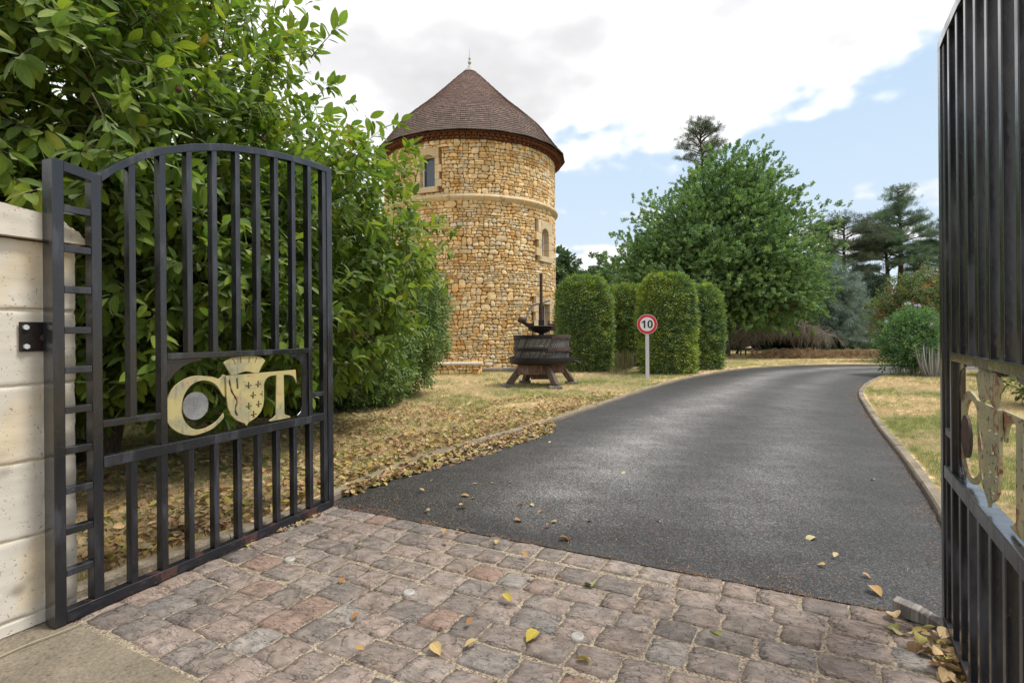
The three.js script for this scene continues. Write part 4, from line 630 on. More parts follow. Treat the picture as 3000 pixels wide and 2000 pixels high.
function limbs(base, lobes, R, n, r0, wander = 0.35, k = 0.75, seg = 6) {
  const gs = []; for (let i = 0; i < n; i++) { const q = lobePoint(lobes, R, 0.2, 0.1); if (!q) continue; const e = V(...base).lerp(q.p, k + R() * 0.2), b = V(base[0] + (R() - 0.5) * r0 * 2, base[1], base[2] + (R() - 0.5) * r0 * 2), D = e.clone().sub(b), m1 = b.clone().addScaledVector(D, 0.33).add(V(gauss(R) * wander, Math.abs(D.y) * 0.12, gauss(R) * wander)), m2 = b.clone().addScaledVector(D, 0.68).add(V(gauss(R) * wander, D.y * 0.08, gauss(R) * wander)); const rr = r0 * (0.35 + R() * 0.4); gs.push(tube([b, m1, m2, e], (t) => Math.max(0.006, rr * (1 - t * 0.88)), seg, 14, 0.15, i)); }
  return gs;
}

// --- medlar tree behind the gate: large single leaves in whorls at the twig tips
{
  const t = thing('medlar_tree', 'large spreading medlar tree with broad leaves and brown fruit', 'tree', [0, 0, 0]); const R = rng(9001);
  const lobes = withW([[[-4.4, 3.45, -5.7], [2.75, 2.6, 2.3]], [[-3.0, 2.6, -7.7], [1.95, 1.72, 1.85]], [[-3.75, 3.55, -3.9], [1.45, 1.5, 1.15]], [[-5.6, 2.6, -4.2], [1.8, 1.7, 1.6]], [[-3.1, 2.2, -5.6], [1.25, 1.3, 1.5]], [[-4.6, 1.35, -6.3], [2.6, 0.95, 1.9]], [[-3.4, 1.4, -8.0], [1.6, 0.9, 1.3]]]);
  const base = [-4.7, 0.0, -6.2];
  part('trunk', merge([...[[-4.2, 2.6, -6.0], [-5.3, 2.7, -5.7], [-4.6, 2.9, -7.0]].map((e, i) => tube([V(base[0], -0.05, base[2]), V(base[0] + (e[0] - base[0]) * 0.25, 0.8, base[2] + (e[2] - base[2]) * 0.3), V(...e)], (q) => 0.15 * (1 - q * 0.5), 10, 14, 0.2, i)), ...limbs([-4.5, 1.4, -6.1], lobes, R, 46, 0.085, 0.3, 0.82)]), M.bark, t);
  part('mossy_limb', tube([V(-4.75, 0.10, -6.1), V(-5.4, 0.55, -6.5), V(-4.6, 0.75, -7.1), V(-3.6, 0.62, -7.6)], (q) => 0.24 - 0.1 * q, 12, 22, 0.35, 3), M.moss, t);
  const geos = [leafGeo(0.136, 0.062, 0.22, 0.16, 5), leafGeo(0.126, 0.058, 0.35, 0.30, 5), leafGeo(0.144, 0.060, 0.12, 0.05, 5)];
  const leaves = [[], [], []], twigs = [], fruits = [];
  const tone = (q) => q < 0.34 ? lin(0.220, 0.353, 0.034) : q < 0.56 ? lin(0.165, 0.285, 0.036) : q < 0.86 ? lin(0.325, 0.445, 0.034) : q < 0.95 ? lin(0.441, 0.490, 0.050) : q < 0.985 ? lin(0.603, 0.456, 0.055) : lin(0.394, 0.182, 0.045);
  for (let k = 0; k < 10400; k++) {
    const q = lobePoint(lobes, R, 0.26, 0.17); if (!q || q.p.y < 0.5) continue;
    if (q.p.z > -2.6 || (q.p.z > -5.2 && q.p.x > -1.55 - (q.p.z + 4.6) * 0.4 - 0.32 && q.p.y < 3.0)) continue;
    const d = q.n.clone().multiplyScalar(0.9).add(rndDir(R).multiplyScalar(0.7)).add(V(0, 0.25, 0)).normalize(), len = 0.10 + R() * 0.16, b = q.p.clone().addScaledVector(d, -len);
    if (R() < 0.5) twigs.push(tube([b.clone().addScaledVector(d, -0.18).add(V(0, -0.03, 0)), b, q.p], (u) => 0.006 - 0.004 * u, 4, 3));
    const nl = 6 + Math.floor(R() * 4), ph = R() * 6.28, side = V(0, 1, 0).cross(d); if (side.lengthSq() < 1e-3) side.set(1, 0, 0); side.normalize(); const up2 = d.clone().cross(side).normalize(); const mood = R();
    for (let i = 0; i < nl; i++) {
      const a = ph + i * 2.4, u = i / nl, out = side.clone().multiplyScalar(Math.cos(a)).addScaledVector(up2, Math.sin(a)), pos = b.clone().addScaledVector(d, len * u).addScaledVector(out, 0.012);
      const dir = out.multiplyScalar(0.9).addScaledVector(d, 0.35 + u * 0.8).add(V(gauss(R) * 0.15, -0.28 + gauss(R) * 0.22, gauss(R) * 0.15)), up = V(0, 1, 0).addScaledVector(d, 0.7).add(V(gauss(R) * 0.25, 0, gauss(R) * 0.25));
      leaves[Math.floor(R() * 2.999)].push({ m: basis(pos, dir, up, 0.5 + 0.8 * Math.sqrt(R())), p: pos, c: jit(tone(mood * 0.75 + R() * 0.25 > 0.94 ? 0.9 + R() * 0.1 : (mood * 0.6 + R() * 0.4) * 0.93), R, 0.18, 0.08) });
    }
    if (R() < 0.035) fruits.push(q.p.clone().addScaledVector(d, 0.015));
  }
  part('twigs', merge(twigs), M.bark, t).userData.kind = 'stuff';
  // the leaves that show largest are parts of their own
  const f = (p) => p.z < -1 && Math.abs(p.x / -p.z) < 0.97 && (p.y - 1.45) / -p.z < 0.64 && (p.y - 1.45) / -p.z > -0.3;
  const pick = []; leaves.forEach((l, gi) => l.forEach((q) => { if (f(q.p)) pick.push([q.p.distanceTo(camera.position) - q.m.getMaxScaleOnAxis() * 0.5, q, gi]); })); pick.sort((a, b) => a[0] - b[0]);
  const bins = [lin(0.220, 0.353, 0.034), lin(0.165, 0.285, 0.036), lin(0.325, 0.445, 0.034), lin(0.441, 0.490, 0.050), lin(0.603, 0.456, 0.055), lin(0.168, 0.291, 0.034), lin(0.273, 0.399, 0.034)], mats = bins.map((c) => leafMat({ color: c }));
  for (const [, q, gi] of pick.slice(0, 300)) { let bi = 0, bd = 9; bins.forEach((c, i) => { const e = Math.abs(c.r - q.c.r) + Math.abs(c.g - q.c.g); if (e < bd) { bd = e; bi = i; } }); const m = part('leaf', geos[gi], mats[bi], t); q.m.decompose(m.position, m.quaternion, m.scale); q.skip = true; }
  leaves.forEach((l, gi) => inst('foliage', geos[gi], ML.medlar, l.filter((q) => !q.skip), t));
  const fg = merge([new THREE.SphereGeometry(0.021, 10, 8), ...[0, 1, 2, 3, 4].map((i) => { const c = new THREE.ConeGeometry(0.005, 0.024, 4); c.translate(0, 0.012, 0); c.rotateX(0.7); c.translate(0, 0.016, 0.008); c.rotateY(i * 1.2566); return c; })]), fm = std({ map: rep(rustMap, 0.1), color: srgb(255, 214, 150), roughness: 0.9 });
  fruits.sort((a, b) => a.distanceTo(camera.position) - b.distanceTo(camera.position)); for (const p of fruits.slice(0, 110)) { const m = part('fruit', fg, fm, t); m.position.copy(p); m.rotation.set(R() * 2 - 1, R() * 6, R() * 2 - 1); }
}
// generic leafy shrub or tree
function leafy(o) {
  const R = rng(o.seed), t = thing(o.name, o.label, o.cat ?? 'shrub', [o.pos[0], o.pos[1] ?? LAWN, o.pos[2]], 0, o.group), lobes = withW(o.lobes);
  if (o.core) part('added_core', coreGeo(lobes, o.core), o.coreMat ?? M.core, t);  // added solid core that stops light passing through the foliage
  if (o.trunk) { const [r, h] = o.trunk; part('trunk', merge([tube([V(0, -0.1, 0), V(r * 0.4, h * 0.5, -r * 0.3), V(0, h, 0)], (q) => r * (1.15 - 0.5 * q), 10, 12, 0.15, o.seed), ...limbs([0, h * (o.fork ?? 0.6), 0], lobes, R, o.limbs ?? 24, r * 0.6, o.wander ?? 0.4, 0.8)]), o.barkMat ?? M.bark, t); }
  const list = o.geos.map(() => []);
  for (let k = 0; k < o.n; k++) {
    const q = lobePoint(lobes, R, o.depth ?? 0.22, o.rough ?? 0.2, o.freq ?? 1.2); if (!q || q.p.y < (o.minY ?? 0.03)) continue;
    const d = q.n.clone().multiplyScalar(o.out ?? 1).add(rndDir(R).multiplyScalar(o.rand ?? 0.7)).add(V(0, o.lift ?? 0.2, 0));
    const c = jit(o.tone(R, q), R, o.var ?? 0.2, 0.06); list[Math.floor(R() * list.length * 0.9999)].push({ m: basis(q.p, d, V(gauss(R) * 0.5, 1, gauss(R) * 0.5), o.scale * (0.7 + R() * 0.6)), c });
  }
  list.forEach((l, i) => l.length && inst(o.crownName ?? 'crown', o.geos[i], o.mat ?? ML.fine, l, t)); return t;
}
const pickTone = (...cs) => (R) => { const q = R() * cs.length; return cs[Math.floor(Math.min(q, cs.length - 0.001))]; };
const RS = rng(5);
const sprayBroad = [spray(9, leafGeo(0.075, 0.034, 0.25, 0.2, 2), 0.9, RS, 0.16), spray(8, leafGeo(0.07, 0.03, 0.3, 0.3, 2), 1.0, RS, 0.14)];
const sprayOak = [spray(16, leafGeo(0.19, 0.10, 0.3, 0.35, 3), 0.8, RS, 0.42, 0.5), spray(14, leafGeo(0.17, 0.09, 0.25, 0.3, 3), 0.9, RS, 0.38, 0.6)];
const sprayYew = [spray(14, leafGeo(0.058, 0.022, 0.1, 0.1, 2), 0.7, RS, 0.19, 0.1), spray(12, leafGeo(0.066, 0.024, 0.1, 0.15, 2), 0.55, RS, 0.17, 0.1)];
const sprayPine = [spray(26, leafGeo(0.36, 0.035, 0.1, 0.02, 2), 0.9, RS, 0.5, 0.0), spray(24, leafGeo(0.32, 0.03, 0.1, 0.02, 2), 1.1, RS, 0.4, 0.0)];
const sprayFar = [spray(12, leafGeo(0.34, 0.19, 0.2, 0.3, 2), 1.0, RS, 0.4, 0.4), spray(10, leafGeo(0.30, 0.16, 0.2, 0.3, 2), 1.1, RS, 0.35, 0.4)];

// --- dark glossy privet and laurel behind and beside the medlar
const privet = pickTone(lin(0.088, 0.155, 0.026), lin(0.122, 0.205, 0.030), lin(0.165, 0.250, 0.034), lin(0.102, 0.180, 0.032));
leafy({ name: 'privet_bush', label: 'dark small-leaved evergreen bush between the medlar and the stone bench', seed: 21, pos: [-2.75, LAWN, -11.9], lobes: [[[0.05, 1.75, -0.7], [1.15, 1.55, 1.35]], [[-0.35, 1.0, 1.1], [1.05, 1.1, 1.35]], [[-1.6, 1.6, -0.4], [1.5, 1.7, 1.5]], [[-1.5, 0.7, 1.8], [1.0, 0.8, 1.0]]], core: 0.72, n: 17000, geos: sprayBroad, scale: 1.0, depth: 0.16, rough: 0.14, tone: privet, mat: ML.glossy, rand: 0.9, lift: -0.05, crownName: 'foliage' });
leafy({ name: 'privet_bush', label: 'shaded dark evergreen bush low behind the medlar trunk', seed: 22, pos: [-7.6, LAWN, -10.6], lobes: [[[0, 1.5, 0], [3.2, 1.7, 1.5]], [[2.2, 1.0, 0.6], [1.6, 1.1, 1.2]], [[-3, 1.8, 1.5], [2.2, 2.0, 2.0]]], core: 0.75, n: 8000, geos: sprayBroad, scale: 1.5, depth: 0.16, tone: privet, mat: ML.glossy, rand: 0.9, lift: -0.05, crownName: 'foliage' });
leafy({ name: 'privet_bush', label: 'dark evergreen bush hidden behind the gate pillar', seed: 23, pos: [-5.6, LAWN, -2.6], lobes: [[[0, 1.2, 0], [1.5, 1.4, 1.4]]], core: 0.75, n: 2600, geos: sprayBroad, scale: 1.4, depth: 0.16, tone: privet, mat: ML.glossy, rand: 0.9, crownName: 'foliage' });

// --- clipped yew columns along the drive
function yew(label, pos, w, d, h, seed, yellow) {
  const t = thing('yew_column', label, 'hedge', [pos[0], LAWN, pos[1]], (seed % 5) * 0.1, 'clipped yew columns beside the drive'), R = rng(seed);
  const skin = (a, y) => { const ex = 3.2, ca = Math.cos(a), sa = Math.sin(a), r = Math.pow(Math.pow(Math.abs(ca) / (w / 2), ex) + Math.pow(Math.abs(sa) / (d / 2), ex), -1 / ex), ty = y / h, belly = 0.93 + 0.10 * Math.sin(Math.PI * clamp(ty * 1.1, 0, 1)) - 0.5 * Math.pow(Math.max(0, ty - 0.72) / 0.28, 2.6); return r * belly * (1 + 0.07 * n3(Math.cos(a) * 1.6 + seed, y * 1.2, Math.sin(a) * 1.6)); };
  const P = [], I = []; for (let j = 0; j <= 16; j++) for (let i = 0; i <= 24; i++) { const a = i / 24 * 6.28318, y = j / 16 * h * 0.93, r = skin(a, y) * 0.84; P.push(Math.cos(a) * r, y, Math.sin(a) * r); } for (let j = 0; j < 16; j++) for (let i = 0; i < 24; i++) { const a = j * 25 + i, b = a + 25; I.push(a, b, a + 1, a + 1, b, b + 1); } const top = P.length / 3; P.push(0, h * 0.95, 0); for (let i = 0; i < 24; i++) I.push(16 * 25 + i, top, 16 * 25 + i + 1); const cg = new THREE.BufferGeometry(); cg.setAttribute('position', new THREE.Float32BufferAttribute(P, 3)); cg.setIndex(I); cg.computeVertexNormals(); part('added_core', cg, M.core, t);  // closed core added inside the yew to block light between the sprays
  const list = [[], []]; for (let k = 0; k < 6600; k++) {
    let a = R() * 6.28318, y = R() * h, r, n; if (R() < 0.16) { const rr = Math.sqrt(R()); y = h * (0.965 - 0.09 * rr * rr + 0.03 * n3(Math.cos(a) * rr * 3, seed, Math.sin(a) * rr * 3)); r = skin(a, y * 0.8) * rr * 0.85; n = V(Math.cos(a) * 0.4, 1, Math.sin(a) * 0.4); } else { r = skin(a, y) * (0.85 + R() * 0.17); n = V(Math.cos(a), 0.55, Math.sin(a)); }
    const p = V(Math.cos(a) * r, Math.max(0.06, y), Math.sin(a) * r), fresh = R() < yellow * (0.25 + 1.2 * clamp(0.5 + 1.2 * n3(p.x * 1.3 + seed, p.y * 0.9, p.z * 1.3), 0, 1)); const c = fresh ? lin(0.320, 0.410, 0.032) : R() < 0.45 ? lin(0.085, 0.175, 0.030) : lin(0.145, 0.255, 0.036);
    list[k & 1].push({ m: basis(p, n.add(rndDir(R).multiplyScalar(0.55)), V(gauss(R) * 0.6, 1, gauss(R) * 0.6), 1.15 + R() * 0.75), c: jit(c, R, 0.26, 0.06) });
  }
  list.forEach((l, i) => inst('foliage', sprayYew[i], ML.fine, l, t));
}
yew('tall clipped yew column beside the tower and wine press', [2.70, -20.6], 1.62, 1.7, 3.4, 61, 0.30);
yew('clipped yew column set back among dry stems, between two taller ones', [4.95, -23.6], 1.5, 1.6, 3.35, 62, 0.30);
yew('yellow-green clipped yew column right behind the speed sign', [5.38, -19.0], 1.36, 1.4, 3.3, 63, 0.55);
yew('slightly leaner clipped yew column on the far side of the sandy path', [7.30, -21.4], 1.25, 1.35, 3.1, 64, 0.34);
// --- the big broadleaf tree
const oakTone = pickTone(lin(0.120, 0.240, 0.052), lin(0.085, 0.185, 0.048), lin(0.160, 0.290, 0.058), lin(0.115, 0.235, 0.060), lin(0.205, 0.340, 0.066));
leafy({ name: 'broadleaf_tree', label: 'big dense broadleaf tree with rich green crown behind the hedges', cat: 'tree', seed: 301, pos: [12.8, LAWN, -33], lobes: [[[-0.8, 4.7, 0], [5.7, 3.0, 5.2]], [[-0.1, 7.2, 0], [5.0, 2.9, 4.4]], [[0.5, 9.5, 0], [3.1, 2.6, 2.8]], [[2.3, 3.8, 1.6], [2.6, 2.0, 2.6]], [[-3.6, 5.2, 0.8], [2.3, 2.0, 2.3]]], trunk: [0.34, 5.5], fork: 0.3, limbs: 60, wander: 0.5, n: 21000, geos: sprayOak, scale: 0.64, depth: 0.30, rough: 0.27, freq: 1.8, tone: oakTone, lift: 0.35, rand: 0.8, minY: 1.4 });
// --- dark conifers: limbs in tiers carrying flat pads of needles
function conifer(o) {
  const t = thing(o.name, o.label, 'tree', [o.pos[0], LAWN, o.pos[1]], 0, o.group), R = rng(o.seed), woods = [], list = [[], []], H = o.h;
  const lean = o.lean ?? 0, ax = (y) => V(lean * y / H + 0.25 * Math.sin(y * 0.3 + o.seed), y, 0);
  woods.push(tube([0, 0.25, 0.5, 0.75, 1].map((q) => ax(q * H * 0.97)), (q) => o.r * (1 - 0.82 * q), 9, 20, 0.1, o.seed));
  for (let k = 0; k < o.tiers; k++) {
    const q = o.bare + (1 - o.bare) * Math.pow((k + R() * 0.8) / o.tiers, 0.9), y = H * q, a = R() * 6.28318, L = o.shape(q, a) * (0.65 + R() * 0.45), b = ax(y), e = b.clone().add(V(Math.cos(a) * L, L * (o.rise ?? 0.1) - L * L * (o.sag ?? 0.0), Math.sin(a) * L)), m = b.clone().lerp(e, 0.5).add(V(0, L * 0.06, 0));
    woods.push(tube([b, m, e], (u) => Math.max(0.015, o.r * 0.22 * (1 - u * 0.85)), 5, 8));
    const np = Math.round(L * o.dens); for (let i = 0; i < np; i++) { const u = 0.25 + 0.78 * Math.sqrt(R()), p = (u < 0.5 ? b.clone().lerp(m, u * 2) : m.clone().lerp(e, u * 2 - 1)).add(V(gauss(R) * o.pad, gauss(R) * o.pad * 0.16 + (o.hang ? -Math.abs(gauss(R)) * o.hang : 0), gauss(R) * o.pad)); list[i & 1].push({ m: basis(p, V(Math.cos(a) * 0.7 + gauss(R) * 0.6, o.up ?? 0.5, Math.sin(a) * 0.7 + gauss(R) * 0.6), V(gauss(R) * 0.4, 1, gauss(R) * 0.4), o.scale * (0.7 + R() * 0.6)), c: jit(o.tone(R), R, 0.2, 0.05) }); }
  }
  part('trunk', merge(woods), o.bark ?? M.greyBark, t); list.forEach((l, i) => inst('crown', (o.geos ?? sprayPine)[i], ML.fine, l, t)); return t;
}
const pineTone = pickTone(lin(0.062, 0.126, 0.059), lin(0.084, 0.164, 0.071), lin(0.055, 0.104, 0.051), lin(0.109, 0.193, 0.075));
const duskyPine = pickTone(lin(0.056, 0.087, 0.042), lin(0.075, 0.098, 0.042), lin(0.064, 0.109, 0.049));
conifer({ name: 'pine_tree', label: 'tall pine with three-storey crown, topmost of the pine group', pos: [42.6, -60], h: 17.2, r: 0.42, seed: 11, bare: 0.50, tiers: 50, dens: 18, pad: 0.42, scale: 0.95, rise: 0.18, shape: (q) => lerp(5.4, 0.7, Math.pow(sstep(0.5, 1.0, q), 0.8)), tone: pineTone, group: 'tall pines beyond the shrubs' });
conifer({ name: 'pine_tree', label: 'slim-trunked pine leaning slightly, in the middle of the pine group', pos: [40.7, -59], h: 13.6, r: 0.36, seed: 12, bare: 0.50, tiers: 30, dens: 17, pad: 0.4, scale: 0.95, rise: 0.15, lean: -0.5, shape: (q) => lerp(4.2, 0.8, sstep(0.55, 1.0, q)), tone: pineTone, group: 'tall pines beyond the shrubs' });
conifer({ name: 'pine_tree', label: 'pine with heavy low branches at the end of the pine group', pos: [48.2, -61], h: 13.8, r: 0.36, seed: 13, bare: 0.30, tiers: 44, dens: 18, pad: 0.45, scale: 1.0, rise: 0.1, shape: (q) => lerp(4.6, 1.0, sstep(0.45, 1.0, q)), tone: pineTone, group: 'tall pines beyond the shrubs' });
conifer({ name: 'pine_tree', label: 'dusky brownish pine with ragged crown next to the broadleaf tree', pos: [35.6, -58], h: 13.6, r: 0.34, seed: 14, bare: 0.32, tiers: 50, dens: 18, pad: 0.5, scale: 1.0, rise: 0.2, shape: (q) => lerp(3.0, 3.6, sstep(0.3, 0.75, q)) * (1 - 0.75 * sstep(0.8, 1, q)), tone: duskyPine, group: 'tall pines beyond the shrubs' });
conifer({ name: 'pine_tree', label: 'sparse open-crowned pine top rising above the broadleaf tree', pos: [21.6, -62], h: 25.2, r: 0.34, seed: 15, bare: 0.80, tiers: 44, dens: 8, pad: 0.32, scale: 0.95, rise: 0.45, shape: (q) => lerp(2.6, 1.0, sstep(0.86, 1.0, q)), tone: duskyPine, group: 'tall pines beyond the shrubs' });
// blue weeping cedar
const cedarTone = pickTone(lin(0.135, 0.213, 0.170), lin(0.105, 0.174, 0.131), lin(0.174, 0.251, 0.209), lin(0.108, 0.170, 0.108));
conifer({ name: 'cedar_tree', label: 'blue-grey cedar with wide drooping branches over the far lawn', pos: [22.9, -41], h: 7.0, r: 0.38, seed: 16, bare: 0.30, tiers: 96, dens: 17, pad: 0.42, scale: 0.85, rise: 0.25, sag: 0.095, hang: 0.55, up: -0.35, shape: (q, a) => lerp(6.6, 1.4, q), tone: cedarTone, bark: M.bark });
// slender cypresses
for (const [i, x, h, l] of [[0, 30.5, 6.0, 'narrow dark cypress, the taller of a close pair'], [1, 31.1, 5.5, 'narrow dark cypress, the shorter of a close pair']]) leafy({ name: 'cypress_tree', label: l, cat: 'tree', seed: 330 + i, pos: [x, LAWN, -46], lobes: [[[0, h * 0.5, 0], [0.42, h * 0.52, 0.42]]], core: 0.8, trunk: [0.1, h * 0.8], limbs: 3, n: 1200, geos: sprayBroad, scale: 2.2, depth: 0.12, rough: 0.1, tone: pickTone(lin(0.032, 0.067, 0.032), lin(0.043, 0.084, 0.038)), lift: 1.4, rand: 0.4, group: 'pair of slender cypresses' });
// hibiscus with pale flowers at the bend
{
  const h = leafy({ name: 'hibiscus_shrub', label: 'rounded green hibiscus shrub with a few mauve flowers at the bend', seed: 341, pos: [13.0, LAWN, -17.7], lobes: [[[0, 1.05, 0], [0.85, 0.75, 0.85]], [[0.1, 1.5, 0], [0.6, 0.55, 0.6]], [[-0.2, 0.7, 0.2], [0.7, 0.5, 0.7]]], trunk: [0.06, 0.5], fork: 0.1, limbs: 46, wander: 0.08, n: 2700, geos: sprayBroad, scale: 1.15, depth: 0.28, rough: 0.42, tone: pickTone(lin(0.108, 0.240, 0.054), lin(0.141, 0.283, 0.065), lin(0.087, 0.197, 0.054)), lift: 0.5, minY: 0.25, barkMat: M.greyBark });
  const R = rng(3), fm = fineLeaf({ color: srgb(206, 176, 214) }), fg = spray(7, leafGeo(0.07, 0.06, 0.2, 0.2, 3), 1.6, R, 0.02, 0); for (let i = 0; i < 22; i++) { const q = lobePoint(withW([[[0.1, 1.5, 0], [0.95, 0.85, 0.95]]]), R, 0.02, 0.1); if (q.p.y < 1.1) continue; const m = part('flower', fg, fm, h); basis(q.p, q.n, V(0, 1, 0.2), 1.1).decompose(m.position, m.quaternion, m.scale); }
}
function spikes(name, label, pos, n, spreadR, hgt, col, seed, w = 0.012, cat = 'plant', droop = 0.3, group) {   // a tussock or bundle of thin stems
  const t = thing(name, label, cat, [pos[0], LAWN, pos[1]], 0, group), R = rng(seed), l = []; const g = leafGeo(1, w, 0.3, droop, 5, 1.0);
  for (let i = 0; i < n; i++) { const a = R() * 6.283, r = Math.sqrt(R()) * spreadR, o = 0.25 + R() * 0.6; l.push({ m: basis(V(Math.cos(a) * r, -0.02, Math.sin(a) * r), V(Math.cos(a) * o, 1, Math.sin(a) * o), V(Math.cos(a), 0.4, Math.sin(a)), hgt * (0.55 + R() * 0.6)), c: jit(col[Math.floor(R() * col.length * 0.999)], R, 0.2, 0.05) }); }
  inst('stems', g, ML.fine, l, t); return t;
}
spikes('white_perennial', 'clump of silvery white plume stems beside the hibiscus', [12.97, -16.75], 200, 0.3, 1.0, [lin(0.340, 0.340, 0.330), lin(0.420, 0.420, 0.420), lin(0.200, 0.240, 0.170)], 351, 0.03);
spikes('grey_ground_plant', 'low grey-green sprawling plant at the foot of the hibiscus', [12.35, -17.15], 130, 0.4, 0.32, [lin(0.232, 0.261, 0.174), lin(0.174, 0.203, 0.131)], 352, 0.05);
spikes('dry_stem_clump', 'clump of dry strappy stems between the yew columns', [4.35, -21.2], 240, 0.35, 0.75, [lin(0.170, 0.160, 0.070), lin(0.250, 0.190, 0.090), lin(0.116, 0.160, 0.058)], 353, 0.03);
spikes('dry_stem_clump', 'sparse pale dry stems at the foot of the first yew column', [3.75, -19.6], 130, 0.4, 0.4, [lin(0.220, 0.190, 0.100), lin(0.145, 0.189, 0.072)], 354, 0.03);
// orange-tipped bush and other shrubs of the background
const midGreen = pickTone(lin(0.072, 0.138, 0.038), lin(0.094, 0.167, 0.043), lin(0.058, 0.116, 0.038)), yellowGreen = pickTone(lin(0.145, 0.210, 0.041), lin(0.189, 0.232, 0.043), lin(0.109, 0.174, 0.038)), deepGreen = pickTone(lin(0.038, 0.075, 0.029), lin(0.052, 0.096, 0.035), lin(0.043, 0.087, 0.041));
leafy({ name: 'garden_shrub', label: 'tall loose shrub with orange-tipped foliage near the open gate', seed: 361, pos: [18.9, LAWN, -25.5], lobes: [[[0, 2.0, 0], [1.6, 1.7, 1.5]], [[0.6, 3.0, 0], [1.1, 1.1, 1.1]]], trunk: [0.07, 0.8], fork: 0.1, limbs: 30, n: 3600, geos: sprayBroad, scale: 1.7, depth: 0.25, tone: (R, q) => R() < 0.16 ? lin(0.351, 0.149, 0.047) : [lin(0.117, 0.196, 0.049), lin(0.177, 0.244, 0.055), lin(0.088, 0.166, 0.049)][Math.floor(R() * 2.999)], lift: 0.5 });
const shrubs = [
  ['low mid green shrub under the tall pines', [38, -49], [[[0, 1.5, 0], [3.2, 1.9, 2]], [[2.8, 1.2, 0], [2.4, 1.6, 1.8]]], midGreen], ['broad dark shrub at the edge of the pine trunks', [43.5, -50], [[[0, 1.6, 0], [3.2, 2.1, 2]]], deepGreen],
  ['yellow-green round shrub next to the cypress pair', [28.2, -45.5], [[[0, 1.8, 0], [2.4, 2.2, 1.8]]], yellowGreen], ['brownish green shrub behind the yellow-green one', [31.2, -50], [[[0, 2.6, 0], [2.6, 2.3, 2]]], pickTone(lin(0.085, 0.085, 0.025), lin(0.087, 0.123, 0.038), lin(0.110, 0.090, 0.030))],
  ['dark laurel mass under the cedar branches', [26, -47.5], [[[0, 1.1, 0], [4.5, 1.5, 1.8]]], deepGreen], ['dark undergrowth below the broadleaf tree', [17.5, -46], [[[0, 1.6, 0], [5, 2.2, 2]], [[-6, 1.8, -1], [4, 2.6, 2]]], deepGreen],
  ['deep green shrub closing the view behind the yew columns', [6.5, -42], [[[0, 2, 0], [4, 2.8, 2]]], midGreen], ['mid green hedge shrub behind the first yew column', [2.6, -30], [[[0, 1.3, 0], [1.9, 1.6, 1.6]]], midGreen],
  ['dark hedge mass far beyond the white plumes', [33, -30], [[[0, 1.6, 0], [4, 2.2, 2]], [[6, 1.8, 0], [4, 2.6, 2]]], deepGreen], ['yellowing shrub seen through the rusty crest', [9.8, -9.6], [[[0.4, 0.55, 0], [0.8, 0.75, 0.8]], [[1.2, 0.7, 0.3], [0.8, 0.9, 0.8]]], pickTone(lin(0.232, 0.246, 0.043), lin(0.131, 0.174, 0.043), lin(0.087, 0.131, 0.036))],
  ['dark green shrub behind the rusty crest', [12.6, -10.6], [[[0, 0.9, 0], [1.3, 1.1, 1.1]]], midGreen], ['small green shrub by the foot of the hibiscus', [15.6, -16.6], [[[0, 0.4, 0], [1.0, 0.5, 0.7]]], yellowGreen],
];
shrubs.forEach(([label, p, lobes, tone], i) => { const far = Math.hypot(...p) > 24; leafy({ name: 'garden_shrub', label, seed: 370 + i, pos: [p[0], LAWN, p[1]], lobes, core: 0.78, n: far ? 1500 : 2200, geos: far ? sprayFar : sprayBroad, scale: far ? 0.9 : 1.3, depth: 0.18, rough: 0.22, tone, group: 'shrubs of the garden background', crownName: 'foliage' }); });
const farTrees = [['round-headed far tree beyond the first yew column', 3.0, -48, [[[0, 6.3, 0], [2.6, 2.3, 2]], [[1.3, 5.2, 0], [2.2, 1.8, 2]]], midGreen], ['far broad tree low behind the second yew column', 10, -58, [[[0, 5.0, 0], [4.0, 3.4, 3]]], midGreen], ['far dark tree behind the cedar', 27, -66, [[[0, 3.6, 0], [4.5, 3.4, 3]]], deepGreen], ['far dark tree behind the pine trunks', 52, -68, [[[0, 3.5, 0], [5, 3.6, 3]]], deepGreen], ['far olive tree between the pines', 46, -72, [[[0, 2.5, 0], [6, 2.6, 3]]], midGreen]];
farTrees.forEach(([label, x, z, lobes, tone], i) => leafy({ name: 'garden_tree', label, cat: 'tree', seed: 390 + i, pos: [x, LAWN, z], lobes, trunk: [0.22, 3.5], limbs: 14, n: 1500, geos: sprayFar, scale: 1.15, depth: 0.3, rough: 0.3, tone, group: 'far garden trees', minY: 1 }));
